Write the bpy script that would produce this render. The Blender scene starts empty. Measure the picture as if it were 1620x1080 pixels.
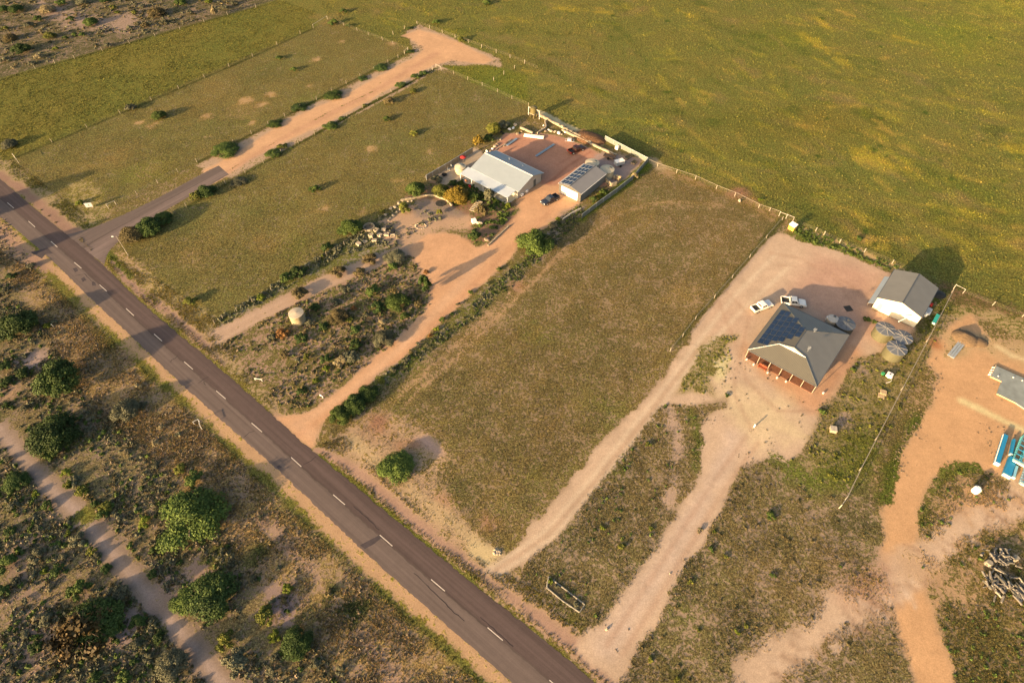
import bpy, math, random
import numpy as np
from mathutils import Vector, Matrix
R=math.radians
scene=bpy.context.scene
col=scene.collection
rng=np.random.default_rng(7); random.seed(7)

# ------------------------------------------------------------------ camera, sky, sun, exposure
CAM_H=100.0; FPX=987.5; PITCH=R(49.86)
cd=bpy.data.cameras.new('camera'); cam=bpy.data.objects.new('camera',cd); col.objects.link(cam)
cam.location=(0,0,CAM_H); cam.rotation_euler=(math.pi/2-PITCH,0,0)
cd.sensor_width=36; cd.lens=36*FPX/1620; cd.clip_end=9000; cd.clip_start=1
scene.camera=cam
SUN_EL=R(11.3); SUN_AZ=R(230)
sdir=Vector((math.sin(SUN_AZ)*math.cos(SUN_EL),math.cos(SUN_AZ)*math.cos(SUN_EL),math.sin(SUN_EL)))
w=bpy.data.worlds.new('World'); scene.world=w; w.use_nodes=True
wn=w.node_tree; bg=wn.nodes['Background']; bg.inputs[1].default_value=0.10
sky=wn.nodes.new('ShaderNodeTexSky'); sky.sky_type='NISHITA'; sky.sun_disc=False
sky.sun_elevation=SUN_EL; sky.sun_rotation=SUN_AZ; sky.dust_density=6.0; sky.air_density=1.0; sky.ozone_density=0.3
wn.links.new(sky.outputs[0],bg.inputs[0])
sl=bpy.data.lights.new('sun','SUN'); so=bpy.data.objects.new('sun',sl); col.objects.link(so)
sl.energy=5.0; sl.angle=R(0.6); sl.color=(1.0,0.66,0.34)
so.rotation_euler=sdir.to_track_quat('Z','Y').to_euler(); so.location=(0,0,60)
vs=scene.view_settings; vs.view_transform='Standard'; vs.look='None'; vs.gamma=1; vs.exposure=1.76

# ------------------------------------------------------------------ photo pixel -> point on the plane z
def G(x,y,z=0.0):
    dx=(x-810)/FPX; dy=(540-y)/FPX
    d=(dx, math.cos(PITCH)+dy*math.sin(PITCH), -math.sin(PITCH)+dy*math.cos(PITCH))
    t=(CAM_H-z)/-d[2]; return np.array([d[0]*t,d[1]*t,z])
def mpp(x,y):
    p=G(x,y); return (p[1]*math.cos(PITCH)+CAM_H*math.sin(PITCH))/FPX
AZ=R(39.5); AV=np.array([math.sin(AZ),math.cos(AZ)]); BV=np.array([math.cos(AZ),-math.sin(AZ)])
RZ=-AZ     # local +Y runs away from the road (A), local +X runs along it (B)

# colours: from what a flat sunlit surface shows to its albedo
LIT=np.array([1.95,1.50,1.12])
def lin(c):
    c=np.array(c,float)/255; return np.where(c<=.04045,c/12.92,((c+.055)/1.055)**2.4)
def D(r,g,b,k=1.0): return tuple(np.clip(lin((r,g,b))*k/LIT,0.004,0.85))

# ------------------------------------------------------------------ materials
MATS={}
def nodes(m):
    m.use_nodes=True; nt=m.node_tree; return nt,nt.nodes,nt.links,nt.nodes['Principled BSDF']
def mat(name,c,rough=.8,metal=0,var=.12,scale=1.5,bump=0,spec=.3,corr=None,objvar=False):
    if name in MATS: return MATS[name]
    m=bpy.data.materials.new(name); nt,N,L,b=nodes(m)
    tc=N.new('ShaderNodeTexCoord'); n=N.new('ShaderNodeTexNoise'); n.inputs['Scale'].default_value=scale; n.inputs['Detail'].default_value=5
    L.new(tc.outputs['Object'],n.inputs['Vector'])
    r=N.new('ShaderNodeMapRange'); r.inputs[1].default_value=.3; r.inputs[2].default_value=.7; r.inputs[3].default_value=1-var; r.inputs[4].default_value=1+var
    L.new(n.outputs[0],r.inputs[0])
    mx=N.new('ShaderNodeVectorMath'); mx.operation='SCALE'; mx.inputs[0].default_value=c[:3]; L.new(r.outputs[0],mx.inputs['Scale'])
    L.new(mx.outputs[0],b.inputs['Base Color'])
    b.inputs['Roughness'].default_value=rough; b.inputs['Metallic'].default_value=metal; b.inputs['Specular IOR Level'].default_value=spec
    if corr:
        wv=N.new('ShaderNodeTexWave'); wv.wave_type='BANDS'; wv.bands_direction=corr[0]; wv.inputs['Scale'].default_value=corr[1]
        L.new(tc.outputs['Object'],wv.inputs['Vector'])
        bp=N.new('ShaderNodeBump'); bp.inputs['Strength'].default_value=.35; bp.inputs['Distance'].default_value=.03
        L.new(wv.outputs[0],bp.inputs['Height']); L.new(bp.outputs[0],b.inputs['Normal'])
        # sheet seams and grime run with the ribs
        r2=N.new('ShaderNodeMapRange'); r2.inputs[3].default_value=.9; r2.inputs[4].default_value=1.06; L.new(wv.outputs[0],r2.inputs[0])
        m2=N.new('ShaderNodeVectorMath'); m2.operation='SCALE'; L.new(mx.outputs[0],m2.inputs[0]); L.new(r2.outputs[0],m2.inputs['Scale']); L.new(m2.outputs[0],b.inputs['Base Color'])
    elif bump:
        bp=N.new('ShaderNodeBump'); bp.inputs['Strength'].default_value=bump; bp.inputs['Distance'].default_value=.05
        L.new(n.outputs[0],bp.inputs['Height']); L.new(bp.outputs[0],b.inputs['Normal'])
    MATS[name]=m; return m

def leaf_mat(name,ca,cb):
    m=bpy.data.materials.new(name); nt,N,L,b=nodes(m)
    at=N.new('ShaderNodeAttribute'); at.attribute_name='lv'
    oi=N.new('ShaderNodeObjectInfo')
    mx=N.new('ShaderNodeMix'); mx.data_type='RGBA'; mx.inputs[6].default_value=(*ca,1); mx.inputs[7].default_value=(*cb,1)
    L.new(at.outputs['Fac'],mx.inputs[0])
    r=N.new('ShaderNodeMapRange'); r.inputs[3].default_value=.78; r.inputs[4].default_value=1.25; L.new(oi.outputs['Random'],r.inputs[0])
    s=N.new('ShaderNodeVectorMath'); s.operation='SCALE'; L.new(mx.outputs[2],s.inputs[0]); L.new(r.outputs[0],s.inputs['Scale'])
    L.new(s.outputs[0],b.inputs['Base Color']); b.inputs['Roughness'].default_value=.7; b.inputs['Specular IOR Level'].default_value=.2
    MATS[name]=m; return m

def ground_mat():
    m=bpy.data.materials.new('ground_cover_and_soil'); nt,N,L,b=nodes(m)
    geo=N.new('ShaderNodeNewGeometry')
    def attr(n): a=N.new('ShaderNodeAttribute'); a.attribute_name=n; return a
    soil,veg,cov=attr('soil'),attr('veg'),attr('cov')
    def noise(sc,det=4,ro=.6,dist=0):
        n=N.new('ShaderNodeTexNoise'); n.inputs['Scale'].default_value=sc; n.inputs['Detail'].default_value=det; n.inputs['Roughness'].default_value=ro; n.inputs['Distortion'].default_value=dist
        L.new(geo.outputs['Position'],n.inputs['Vector']); return n
    n1=noise(1.5,4,.72,.4); n2=noise(.16,4,.6); n3=noise(.045,3,.55); n4=noise(4.6,2,.7); n5=noise(.5,3,.6,.5); n6=noise(2.3,1,.5)
    def math_(op,a,b_,c=None):
        x=N.new('ShaderNodeMath'); x.operation=op
        for i,v in enumerate((a,b_,c)):
            if v is None: continue
            if isinstance(v,(int,float)): x.inputs[i].default_value=v
            else: L.new(v,x.inputs[i])
        return x.outputs[0]
    def mr(v,a,b_,c,d):
        r=N.new('ShaderNodeMapRange'); 
        for i,q in enumerate((a,b_,c,d)): r.inputs[i+1].default_value=q
        L.new(v,r.inputs[0]); return r.outputs[0]
    # speckle field: fine tufts grouped in patches
    t=math_('ADD',math_('MULTIPLY',n1.outputs[0],.55),math_('ADD',math_('MULTIPLY',n2.outputs[0],.2),math_('MULTIPLY',n5.outputs[0],.25)))
    thr=math_('MULTIPLY_ADD',cov.outputs['Fac'],-.36,.68)
    f=math_('DIVIDE',math_('SUBTRACT',t,thr),.07); f=math_('ADD',f,.5)
    cl=N.new('ShaderNodeClamp'); L.new(f,cl.inputs[0])
    gate=mr(cov.outputs['Fac'],0,.1,0,1)
    fac=math_('MULTIPLY',cl.outputs[0],gate)
    # soil: mottled at three scales
    sv=math_('MULTIPLY',mr(n2.outputs[0],.3,.7,.9,1.1),mr(n4.outputs[0],.36,.64,.88,1.12))
    sv=math_('MULTIPLY',math_('MULTIPLY',sv,mr(n5.outputs[0],.3,.7,.94,1.06)),mr(n1.outputs[0],.32,.68,.90,1.09))
    s=N.new('ShaderNodeVectorMath'); s.operation='SCALE'; L.new(soil.outputs['Color'],s.inputs[0]); L.new(sv,s.inputs['Scale'])
    # vegetation: greener and strawier patches, light and dark blades
    hue=N.new('ShaderNodeMix'); hue.data_type='RGBA'; hue.inputs[6].default_value=(.92,1.0,.84,1); hue.inputs[7].default_value=(1.27,1.06,.95,1)
    L.new(mr(math_('ADD',math_('MULTIPLY',n3.outputs[0],.55),math_('MULTIPLY',n5.outputs[0],.45)),.36,.64,0,1),hue.inputs[0])
    vv=N.new('ShaderNodeVectorMath'); vv.operation='MULTIPLY'; L.new(veg.outputs['Color'],vv.inputs[0]); L.new(hue.outputs[2],vv.inputs[1])
    v2=N.new('ShaderNodeVectorMath'); v2.operation='SCALE'; L.new(vv.outputs[0],v2.inputs[0]); L.new(math_('MULTIPLY',math_('MULTIPLY',mr(n1.outputs[0],.32,.68,.66,1.34),mr(n4.outputs[0],.36,.64,.52,1.5)),mr(n6.outputs[0],.3,.7,.62,1.4)),v2.inputs['Scale'])
    mx=N.new('ShaderNodeMix'); mx.data_type='RGBA'; L.new(fac,mx.inputs[0]); L.new(s.outputs[0],mx.inputs[6]); L.new(v2.outputs[0],mx.inputs[7])
    L.new(mx.outputs[2],b.inputs['Base Color']); b.inputs['Roughness'].default_value=.95; b.inputs['Specular IOR Level'].default_value=.1
    h=math_('ADD',math_('MULTIPLY',fac,math_('MULTIPLY',n1.outputs[0],.5)),math_('ADD',math_('MULTIPLY',n4.outputs[0],.06),math_('MULTIPLY',n5.outputs[0],.18)))
    bp=N.new('ShaderNodeBump'); bp.inputs['Strength'].default_value=.30; bp.inputs['Distance'].default_value=.35; L.new(h,bp.inputs['Height']); L.new(bp.outputs[0],b.inputs['Normal'])
    return m

# ------------------------------------------------------------------ mesh helpers
class MB:
    def __init__(s): s.v=[]; s.f=[]; s.mi=[]
    def add(s,vs,fs,M=None,mi=0):
        o=len(s.v)
        for p in vs:
            s.v.append(tuple(M@Vector(p)) if M is not None else tuple(p))
        for f in fs: s.f.append([i+o for i in f]); s.mi.append(mi)
        return s
    def box(s,x0,x1,y0,y1,z0,z1,M=None,mi=0,tx=1,ty=1):
        cx,cy=(x0+x1)/2,(y0+y1)/2; hx,hy=(x1-x0)/2,(y1-y0)/2
        vs=[(cx+a*hx,cy+b_*hy,z0) for a,b_ in((-1,-1),(1,-1),(1,1),(-1,1))]+[(cx+a*hx*tx,cy+b_*hy*ty,z1) for a,b_ in((-1,-1),(1,-1),(1,1),(-1,1))]
        return s.add(vs,[(3,2,1,0),(4,5,6,7),(0,1,5,4),(1,2,6,5),(2,3,7,6),(3,0,4,7)],M,mi)
    def cyl(s,x,y,z0,z1,r,n=20,r2=None,cap=True,mi=0,M=None):
        r2=r if r2 is None else r2
        vs=[(x+r*math.cos(2*math.pi*i/n),y+r*math.sin(2*math.pi*i/n),z0) for i in range(n)]+[(x+r2*math.cos(2*math.pi*i/n),y+r2*math.sin(2*math.pi*i/n),z1) for i in range(n)]
        fs=[(i,(i+1)%n,n+(i+1)%n,n+i) for i in range(n)]
        if cap: fs+=[tuple(range(n,2*n)),tuple(reversed(range(n)))]
        return s.add(vs,fs,M,mi)
    def tube(s,p,q,r,n=6,r2=None,mi=0):
        p,q=Vector(p),Vector(q); d=q-p
        M=Matrix.Translation(p)@d.to_track_quat('Z','Y').to_matrix().to_4x4()
        return s.cyl(0,0,0,d.length,r,n,r2,True,mi,M)
    def slab(s,pts,th,mi=0):
        # a sheet through pts (3-D polygon) with thickness th below
        n=len(pts); vs=[tuple(p) for p in pts]+[(p[0],p[1],p[2]-th) for p in pts]
        return s.add(vs,[tuple(range(n)),tuple(reversed(range(n,2*n)))]+[(i,i+n,(i+1)%n+n,(i+1)%n) for i in range(n)],None,mi)
    def prism(s,prof,y0,y1,M=None,mi=0):
        # profile of (x,z) run along y
        n=len(prof); vs=[(x,y0,z) for x,z in prof]+[(x,y1,z) for x,z in prof]
        return s.add(vs,[tuple(reversed(range(n))),tuple(range(n,2*n))]+[(i,(i+1)%n,(i+1)%n+n,i+n) for i in range(n)],M,mi)
    def build(s,name,m,parent=None,smooth=False,bevel=0,loc=None,rz=0):
        me=bpy.data.meshes.new(name); me.from_pydata(s.v,[],s.f)
        for x in (m if isinstance(m,(list,tuple)) else [m]): me.materials.append(x)
        if any(s.mi): me.polygons.foreach_set('material_index',s.mi)
        me.update(); o=bpy.data.objects.new(name,me); col.objects.link(o)
        if smooth: me.shade_smooth()
        if parent: o.parent=parent
        if loc is not None: o.location=loc; o.rotation_euler=(0,0,rz)
        if bevel:
            md=o.modifiers.new('bevel','BEVEL'); md.width=bevel; md.segments=2; md.limit_method='ANGLE'
        return o
def thing(name,label,cat,loc,rz=0,group=None):
    o=bpy.data.objects.new(name,None); col.objects.link(o); o.location=loc; o.rotation_euler=(0,0,rz); o.empty_display_size=.3
    return tag(o,label,cat,group)
def tag(o,label,cat,group=None):
    o['label']=label; o['category']=cat
    if group: o['group']=group
    return o
def struct(o): o['kind']='structure'; return o
def copy_tree(o,parent=None):
    c=o.copy(); col.objects.link(c); c.parent=parent
    for ch in list(o.children): copy_tree(ch,c)
    return c

# ------------------------------------------------------------------ ground: one sheet, soil / growth painted as attributes
xd=np.arange(-236,236.01,.6)
yd=[10.0]
while yd[-1]<292: yd.append(yd[-1]+.42+.45*yd[-1]/290)
yd=np.array(yd)
X=np.concatenate([[-4000,-2200,-1200,-700,-450,-330,-270],xd,[270,330,450,700,1200,2200,4000]])
Y=np.concatenate([[-2500,-900,-300,-100,-35,-8],yd,[310,345,400,500,700,1100,2000,5000]])
NX,NY=len(X),len(Y); GX,GY=np.meshgrid(X,Y); gx,gy=GX.ravel(),GY.ravel()
def vnoise(x,y,sc,seed):
    r=np.random.default_rng(seed); T=r.random((256,256)); u,v=x/sc,y/sc
    i,j=np.floor(u).astype(int),np.floor(v).astype(int); a,b_=u-i,v-j; a=a*a*(3-2*a); b_=b_*b_*(3-2*b_)
    g=lambda p,q:T[p%256,q%256]
    return (g(i,j)*(1-a)*(1-b_)+g(i+1,j)*a*(1-b_)+g(i,j+1)*(1-a)*b_+g(i+1,j+1)*a*b_)*2-1
NZ=vnoise(gx,gy,2.2,1)*.6+vnoise(gx,gy,.9,2)*.4; NB=vnoise(gx,gy,9,3)
SOIL=np.tile(np.array(D(160,130,80)),(len(gx),1)); VEG=np.tile(np.array(D(124,113,52)),(len(gx),1)); COV=np.full(len(gx),.85)
def wpts(px): return np.array([G(a,b_)[:2] for a,b_ in px])
def sd_poly(P,x,y):
    d=np.full(len(x),1e9); ins=np.zeros(len(x),bool); n=len(P)
    for i in range(n):
        a,b_=P[i],P[(i+1)%n]; e=b_-a; wx,wy=x-a[0],y-a[1]
        t=np.clip((wx*e[0]+wy*e[1])/(e@e+1e-9),0,1); d=np.minimum(d,(wx-t*e[0])**2+(wy-t*e[1])**2)
        c=((a[1]>y)!=(b_[1]>y))&(x<(b_[0]-a[0])*(y-a[1])/(b_[1]-a[1]+1e-12)+a[0]); ins^=c
    return np.sqrt(d)*np.where(ins,1,-1)
def sd_line(P,x,y,wd):
    d=np.full(len(x),1e9)
    for i in range(len(P)-1):
        a,b_=P[i],P[i+1]; e=b_-a; wx,wy=x-a[0],y-a[1]
        t=np.clip((wx*e[0]+wy*e[1])/(e@e+1e-9),0,1); d=np.minimum(d,(wx-t*e[0])**2+(wy-t*e[1])**2)
    return wd/2-np.sqrt(d)
def paint(px,soil=None,veg=None,cov=None,soft=1.0,amp=.8,line=None,k=1.0,world=False):
    P=np.array(px,float) if world else wpts(px); m=(line or 0)+soft+amp+2
    sel=np.where((gx>P[:,0].min()-m)&(gx<P[:,0].max()+m)&(gy>P[:,1].min()-m)&(gy<P[:,1].max()+m))[0]
    x,y=gx[sel],gy[sel]
    s=sd_line(P,x,y,line) if line else sd_poly(P,x,y)
    s=s+NZ[sel]*amp+NB[sel]*amp*.7
    t=np.clip((s+soft)/(2*soft),0,1); t=t*t*(3-2*t)*k
    if soil is not None: SOIL[sel]+=(np.array(soil)-SOIL[sel])*t[:,None]
    if veg is not None: VEG[sel]+=(np.array(veg)-VEG[sel])*t[:,None]
    if cov is not None: COV[sel]+=(cov-COV[sel])*t
    return sel,s
def blob(cx,cy,rpx,**kw):
    c=G(cx,cy)[:2]; r=rpx*mpp(cx,cy); P=[(c[0]+r*math.cos(a)*random.uniform(.75,1.2),c[1]+r*math.sin(a)*random.uniform(.75,1.2)) for a in np.linspace(0,6.28,9)[:-1]]
    return paint(P,world=True,**kw)
# rear paddock: broad soft zones, then drifts that run along the sowing direction
def drift(cx,cy,L_,w_,ang=0.0,**kw):
    c=G(cx,cy)[:2]; a=AZ+math.pi/2+ang; d=np.array([math.sin(a),math.cos(a)]); n_=np.array([-d[1],d[0]]); P=[c+d*t*L_/2+n_*random.uniform(-.5,.5)*w_ for t in (-1,-.5,0,.5,1)]
    paint(P,world=True,line=w_,soft=w_*.55+.4,amp=w_*.55,**kw)
for x,y,rr,v,cv in ((900,90,60,D(134,112,62),.75),(960,140,40,D(138,114,64),.7),(880,30,40,D(138,120,56),.8),(1000,250,50,D(118,104,50),.85),(1180,200,60,D(114,106,44),.9),(1500,60,90,D(126,122,44),.9),(1600,20,60,D(146,134,52),.9),(1330,200,60,D(128,110,46),.85),(1500,300,80,D(108,108,40),.92),(1250,290,50,D(116,106,46),.85),(1560,420,60,D(116,104,46),.85),(1250,60,50,D(112,112,40),.92),(1400,380,40,D(110,102,44),.88)):
    blob(x,y,rr,veg=v,cov=cv,soft=12,amp=6,k=.8)
for i in range(1300):
    cx,cy=random.uniform(430,1750),random.uniform(-60,430)
    if cy>(cx-830)*.45+140: continue
    q=random.random(); f=random.uniform(.5,1)
    if q<.42: drift(cx,cy,random.uniform(1.5,10),random.uniform(.5,1.8),random.gauss(0,.5),veg=D(166,146,50),k=.5*f)
    elif q<.62: drift(cx,cy,random.uniform(2,14),random.uniform(.8,3),random.gauss(0,.5),veg=D(142,116,68),cov=.62,k=.6*f)
    elif q<.85: drift(cx,cy,random.uniform(2,16),random.uniform(.8,3.5),random.gauss(0,.5),veg=D(86,92,34),cov=.95,k=.6*f)
    else: drift(cx,cy,random.uniform(2,9),random.uniform(.6,1.6),random.gauss(0,.4),soil=D(214,156,76),veg=D(186,148,66),cov=.55,k=.55*f)
for px,w_ in (([(1270,55),(1300,75),(1345,110)],3),([(1285,90),(1330,115)],2),([(1365,245),(1400,262),(1450,268)],3.5),([(1060,10),(1090,25)],2.5),([(1180,320),(1200,330)],2),([(1420,60),(1470,75)],2),([(1560,230),(1620,235)],3),([(1290,30),(1310,45)],2),([(880,15),(960,20)],2)):
    paint(px,D(216,160,70),D(196,160,50),.6,line=w_,soft=w_*.8,amp=w_*1.0,k=.45)
for i in range(170):
    cx,cy=random.uniform(600,1700),random.uniform(-30,430)
    if cy>(cx-830)*.45+140: continue
    blob(cx,cy,random.uniform(1.5,4),veg=D(66,84,26),cov=1,soft=.5,amp=.6,k=.85)
paint([(-60,225),(24,250),(496,45),(520,30),(645,79),(835,167),(1026,258),(1235,345),(1510,460),(1560,470),(1700,560),(1750,1200),(1000,1200),(747,922),(297,540),(0,282)],D(188,146,106),D(120,102,56),.62,soft=.6)
SCR_S,SCR_V=D(166,130,100),D(124,105,68)
paint([(-700,150),(-200,215),(0,345),(212,535),(405,712),(512,815),(805,1075),(1000,1300),(-900,1300)],SCR_S,SCR_V,.60,soft=1)
paint([(-700,-250),(-400,230),(0,125),(88,100),(205,68),(310,38),(405,12),(450,-5),(600,-60),(400,-200)],D(172,134,104),D(96,86,52),.58,soft=1.5)
paint([(60,0),(150,30),(230,20),(200,50),(120,45),(60,20)],D(190,148,118),None,.3,soft=4,amp=4,k=.8)
paint([(-150,200),(0,125),(88,100),(205,68),(310,38),(405,12),(440,0),(500,20),(496,45),(24,250),(0,262),(-100,290)],D(170,135,75),D(122,110,48),.84,soft=.8)
LS,LV=D(180,144,100),D(126,109,59)
lot1=[(24,250),(496,45),(520,30),(645,79),(630,92),(312,257),(165,335),(130,340),(60,290)]
lot2=[(190,395),(268,335),(340,292),(690,108),(835,167),(840,180),(750,232),(677,280),(640,310),(600,340),(545,385),(465,440),(340,512),(300,500),(250,450)]
lot3=[(517,690),(530,665),(620,600),(760,480),(850,410),(920,342),(1025,262),(1100,285),(1235,345),(1100,505),(970,650),(790,870),(770,880),(640,800)]
paint(lot1,LS,LV,.72); paint(lot2,LS,LV,.70); paint(lot3,D(186,144,102),D(121,101,59),.62)
for L_,n in ((lot1,12),(lot2,14),(lot3,16)):
    A_=np.array(L_)
    for i in range(n):
        a,b_,c=A_[np.random.default_rng(i*7+n).integers(0,len(A_),3)]; u=np.random.default_rng(i+99).dirichlet((1,1,1)); p=a*u[0]+b_*u[1]+c*u[2]
        blob(p[0],p[1],random.uniform(10,26),soil=D(200,150,95) if i%2 else None,veg=D(122,112,52) if i%3 else D(144,116,66),cov=.58 if i%2 else .75,soft=4,amp=4,k=.6)
for x,y in ((540,65),(500,95),(415,165),(430,150),(330,215),(325,185),(490,135),(620,70),(585,235),(625,285),(688,302),(680,240),(575,335),(515,330),(440,410),(240,200),(215,195),(395,195),(385,160)):
    blob(x,y,random.uniform(3,7),soil=D(205,155,100),veg=D(160,125,70),cov=.35,soft=1.5,amp=1.5)
for k in range(9):
    o_=(k+.6)/9.5; a=(517+(1240-517)*0+ (785-530)*o_, 690+(870-675)*o_) ; b_=(925+(1235-925)*o_,342+(350-342)*o_+ (0 if o_<.5 else 0)-math.sin(o_*3.1)*18)
    paint([(a[0]+20,a[1]-25),((a[0]+b_[0])/2,(a[1]+b_[1])/2),(b_[0]-8,b_[1]+12)],None,D(146,116,66) if k%2 else D(112,96,50),None,line=1.1,soft=1.0,amp=.5,k=.35)
# verges
paint([(-60,225),(20,255),(60,290),(130,335),(170,340),(125,375),(87,357),(0,283),(-60,240)],D(196,156,108),D(110,102,46),.5,soft=1)
paint([(115,285),(165,300),(170,330),(120,330),(95,310)],D(205,165,105),D(135,118,55),.5,soft=2,amp=2)
paint([(0,275),(37,302),(87,345),(105,362),(125,372)],D(178,130,100),None,.15,line=2.8,soft=.8)
paint([(165,400),(200,400),(262,450),(345,508),(440,655),(430,660),(297,540),(195,452)],D(208,160,112),D(128,108,52),.52,soft=1.2)
paint([(225,430),(300,470),(345,505),(330,535),(280,490),(225,450)],D(218,176,112),D(150,125,60),.4,soft=1.5,amp=1.5)
paint([(168,405),(180,425),(196,438)],None,D(100,106,38),.95,line=2.5)
paint([(170,417),(225,465),(270,495),(300,525),(340,560),(390,610),(440,660)],D(184,136,106),None,.12,line=2.4,soft=.7)
paint([(176,400),(205,440),(245,478),(300,530),(420,645)],None,D(104,100,42),.8,line=.9,soft=.5,amp=.6,k=.7)
paint([(345,545),(400,590),(440,640),(455,660),(420,650),(370,600),(330,550)],D(205,162,112),D(110,96,48),.55,soft=1.5)
paint([(352,545),(385,545),(420,570),(455,610),(450,625)],D(228,184,118),None,.2,line=2.6,soft=1.2,k=.9)
paint([(165,410),(195,452),(262,510),(297,540),(350,585),(430,658)],None,D(126,108,50),.7,line=1.0,soft=.5,amp=.4)
# SW verge and scrub strip
paint([(20,380),(60,430),(180,540),(350,700),(475,820),(640,970),(780,1095),(560,1095),(400,900),(280,760),(130,620),(40,470),(-10,400)],D(190,146,106),D(146,116,70),.56,soft=2,amp=1.5)
paint([(-60,300),(-10,345),(15,372),(75,420),(125,465),(175,512),(207,553),(262,602),(325,647),(375,697),(430,747),(492,803),(542,850),(592,902),(655,957),(705,1005),(755,1052),(790,1090)],D(218,162,112),D(140,122,46),.30,line=3.6,soft=.9,amp=.6)
paint([(-60,315),(-5,360),(45,405),(75,430)],D(190,140,108),None,.3,line=3,soft=2)
paint([(75,432),(112,467),(150,502),(190,543),(237,590),(300,645),(350,695),(405,745),(475,815),(530,870),(580,915),(630,960),(705,1025),(770,1085)],D(170,134,86),D(108,98,46),.74,line=1.1,soft=.7,amp=.8)
paint([(60,425),(105,470),(140,505),(180,548)],None,D(120,108,46),.7,line=2.4,soft=1.2,amp=1,k=.6)
paint([(412,820),(470,880),(530,950),(600,1040),(640,1090)],D(188,142,110),None,.3,line=1.6,soft=.8,amp=1,k=.8)
# sandy track through the scrub
TRK=[(-40,640),(0,682),(25,710),(57,747),(87,780),(120,808),(140,830),(175,872),(212,915),(250,957),(282,997),(320,1040),(352,1080),(390,1120)]
paint(TRK,D(172,136,108),None,.05,line=2.9,soft=1.1,amp=.4)
for dx in (-4,5): paint([(x+dx,y) for x,y in TRK],D(205,165,140),None,.0,line=.5,soft=.4,amp=.2,k=.6)
paint([(60,940),(120,1020),(40,1085),(0,1060),(0,960)],D(196,148,116),None,.4,soft=4,amp=3)
paint([(170,960),(240,950),(260,1010),(200,1030),(165,1000)],D(186,146,122),None,.38,soft=2,amp=2)
paint([(230,885),(290,890),(330,900),(260,935)],D(188,144,120),None,.4,soft=2,amp=2)
paint([(430,920),(480,950),(450,990),(425,960)],D(178,138,120),None,.38,soft=2,amp=2)
blob(50,570,22,soil=D(190,150,125),cov=.15,soft=2); blob(10,620,15,soil=D(205,150,100),cov=.2,soft=2)
for i in range(60):
    x,y=random.uniform(-10,640),random.uniform(440,1085)
    if y<x*.87+440: continue
    q=random.random()
    if q<.4: blob(x,y,random.uniform(6,18),cov=.34,soil=D(170,131,102),soft=1.5,amp=2,k=.7)
    elif q<.75: blob(x,y,random.uniform(8,22),cov=.85,veg=D(84,82,44),soft=1.5,amp=2)
    else: blob(x,y,random.uniform(6,16),cov=.9,veg=D(112,104,44),soft=1.5,amp=2)
# dirt lane beside lots 1 and 2, with its turning head
LANE=[(322,271),(405,222),(450,192),(512,165),(555,145),(617,111),(657,91),(669,79),(657,67),(635,57),(662,47),(700,57),(737,72),(780,95),(765,101),(737,99),(715,96),(692,102),(667,112),(617,140),(555,175),(505,200),(450,225),(405,247),(355,279),(335,292)]
paint([(310,262),(405,212),(510,158),(655,84),(640,50),(664,38),(790,92),(800,110),(692,112),(560,184),(455,236),(365,283)],D(212,165,125),D(116,104,50),.35,soft=.8)
paint([(700,105),(750,103),(800,108),(835,120),(835,165),(740,128)],D(160,140,70),D(122,116,44),.85,soft=1)
OR=D(236,172,120)
DRV={}
def drive(name,px,soil,cov=0.0,soft=.55,amp=.45):
    sel,s=paint(px,soil,None,cov,soft=soft,amp=amp); DRV.setdefault(name,np.zeros(len(gx),bool))[sel[s>soft*.6]]=True
drive('dirt_lane',LANE,OR)
paint([(345,280),(430,228),(520,178),(600,140)],None,D(120,108,50),.75,line=.7,soft=.4,amp=.4,k=.7)
paint([(360,262),(450,205),(560,152),(620,122)],None,D(130,112,56),.6,line=.5,soft=.4,amp=.4,k=.6)
paint([(350,278),(460,212),(600,140),(690,85)],D(218,154,112),None,None,line=2.5,soft=1,amp=.3,k=.6)
# house 1 block: service track, shrub garden, forecourt
paint([(325,525),(405,488),(480,450),(560,413),(640,388),(700,365),(690,390),(640,405),(560,440),(480,475),(400,515),(345,548)],D(210,162,124),D(128,112,58),.24,soft=.8)
paint([(330,532),(405,497),(480,460),(560,422),(640,397)],D(214,166,128),None,.05,line=.8,soft=.4,amp=.3); paint([(340,542),(405,509),(480,470),(560,432),(640,405)],D(214,166,128),None,.05,line=.8,soft=.4,amp=.3)
paint([(345,548),(400,515),(480,475),(560,440),(650,400),(685,450),(680,490),(640,540),(560,590),(500,640),(450,652),(440,635),(400,595),(365,560)],D(196,148,114),D(110,98,52),.56,soft=1)
paint([(405,470),(465,430),(540,390),(600,345),(680,290),(700,310),(640,385),(560,412),(480,448),(405,486),(350,515),(345,508)],D(180,148,118),D(112,104,50),.6,soft=1)
paint([(600,350),(650,325),(690,308),(740,318),(775,345),(770,370),(700,362),(645,390),(610,390)],D(214,162,120),D(130,112,68),.28,soft=1.4)
paint([(650,325),(690,312),(735,322),(750,338),(700,345),(655,345)],D(166,134,110),None,.35,soft=1.5)
paint([(640,312),(690,285),(722,270),(812,320),(815,345),(775,385),(745,388),(735,370),(748,345),(700,316)],D(170,120,88),D(96,96,42),.45,soft=.8)
paint([(677,280),(750,235),(765,240),(727,285),(700,295)],D(205,168,130),None,.05,soft=.6)
DRV1=[(432,658),(470,655),(500,645),(545,610),(592,567),(622,540),(670,495),(685,460),(655,410),(645,395),(677,370),(705,367),(727,372),(755,390),(772,386),(810,352),(825,332),(816,313),(856,289),(884,290),(890,306),(918,321),(892,342),(860,362),(817,392),(805,412),(755,455),(700,505),(667,540),(605,595),(580,612),(545,632),(517,665),(505,687),(500,712),(487,712)]
drive('orange_driveway',DRV1,D(237,170,118))
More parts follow.
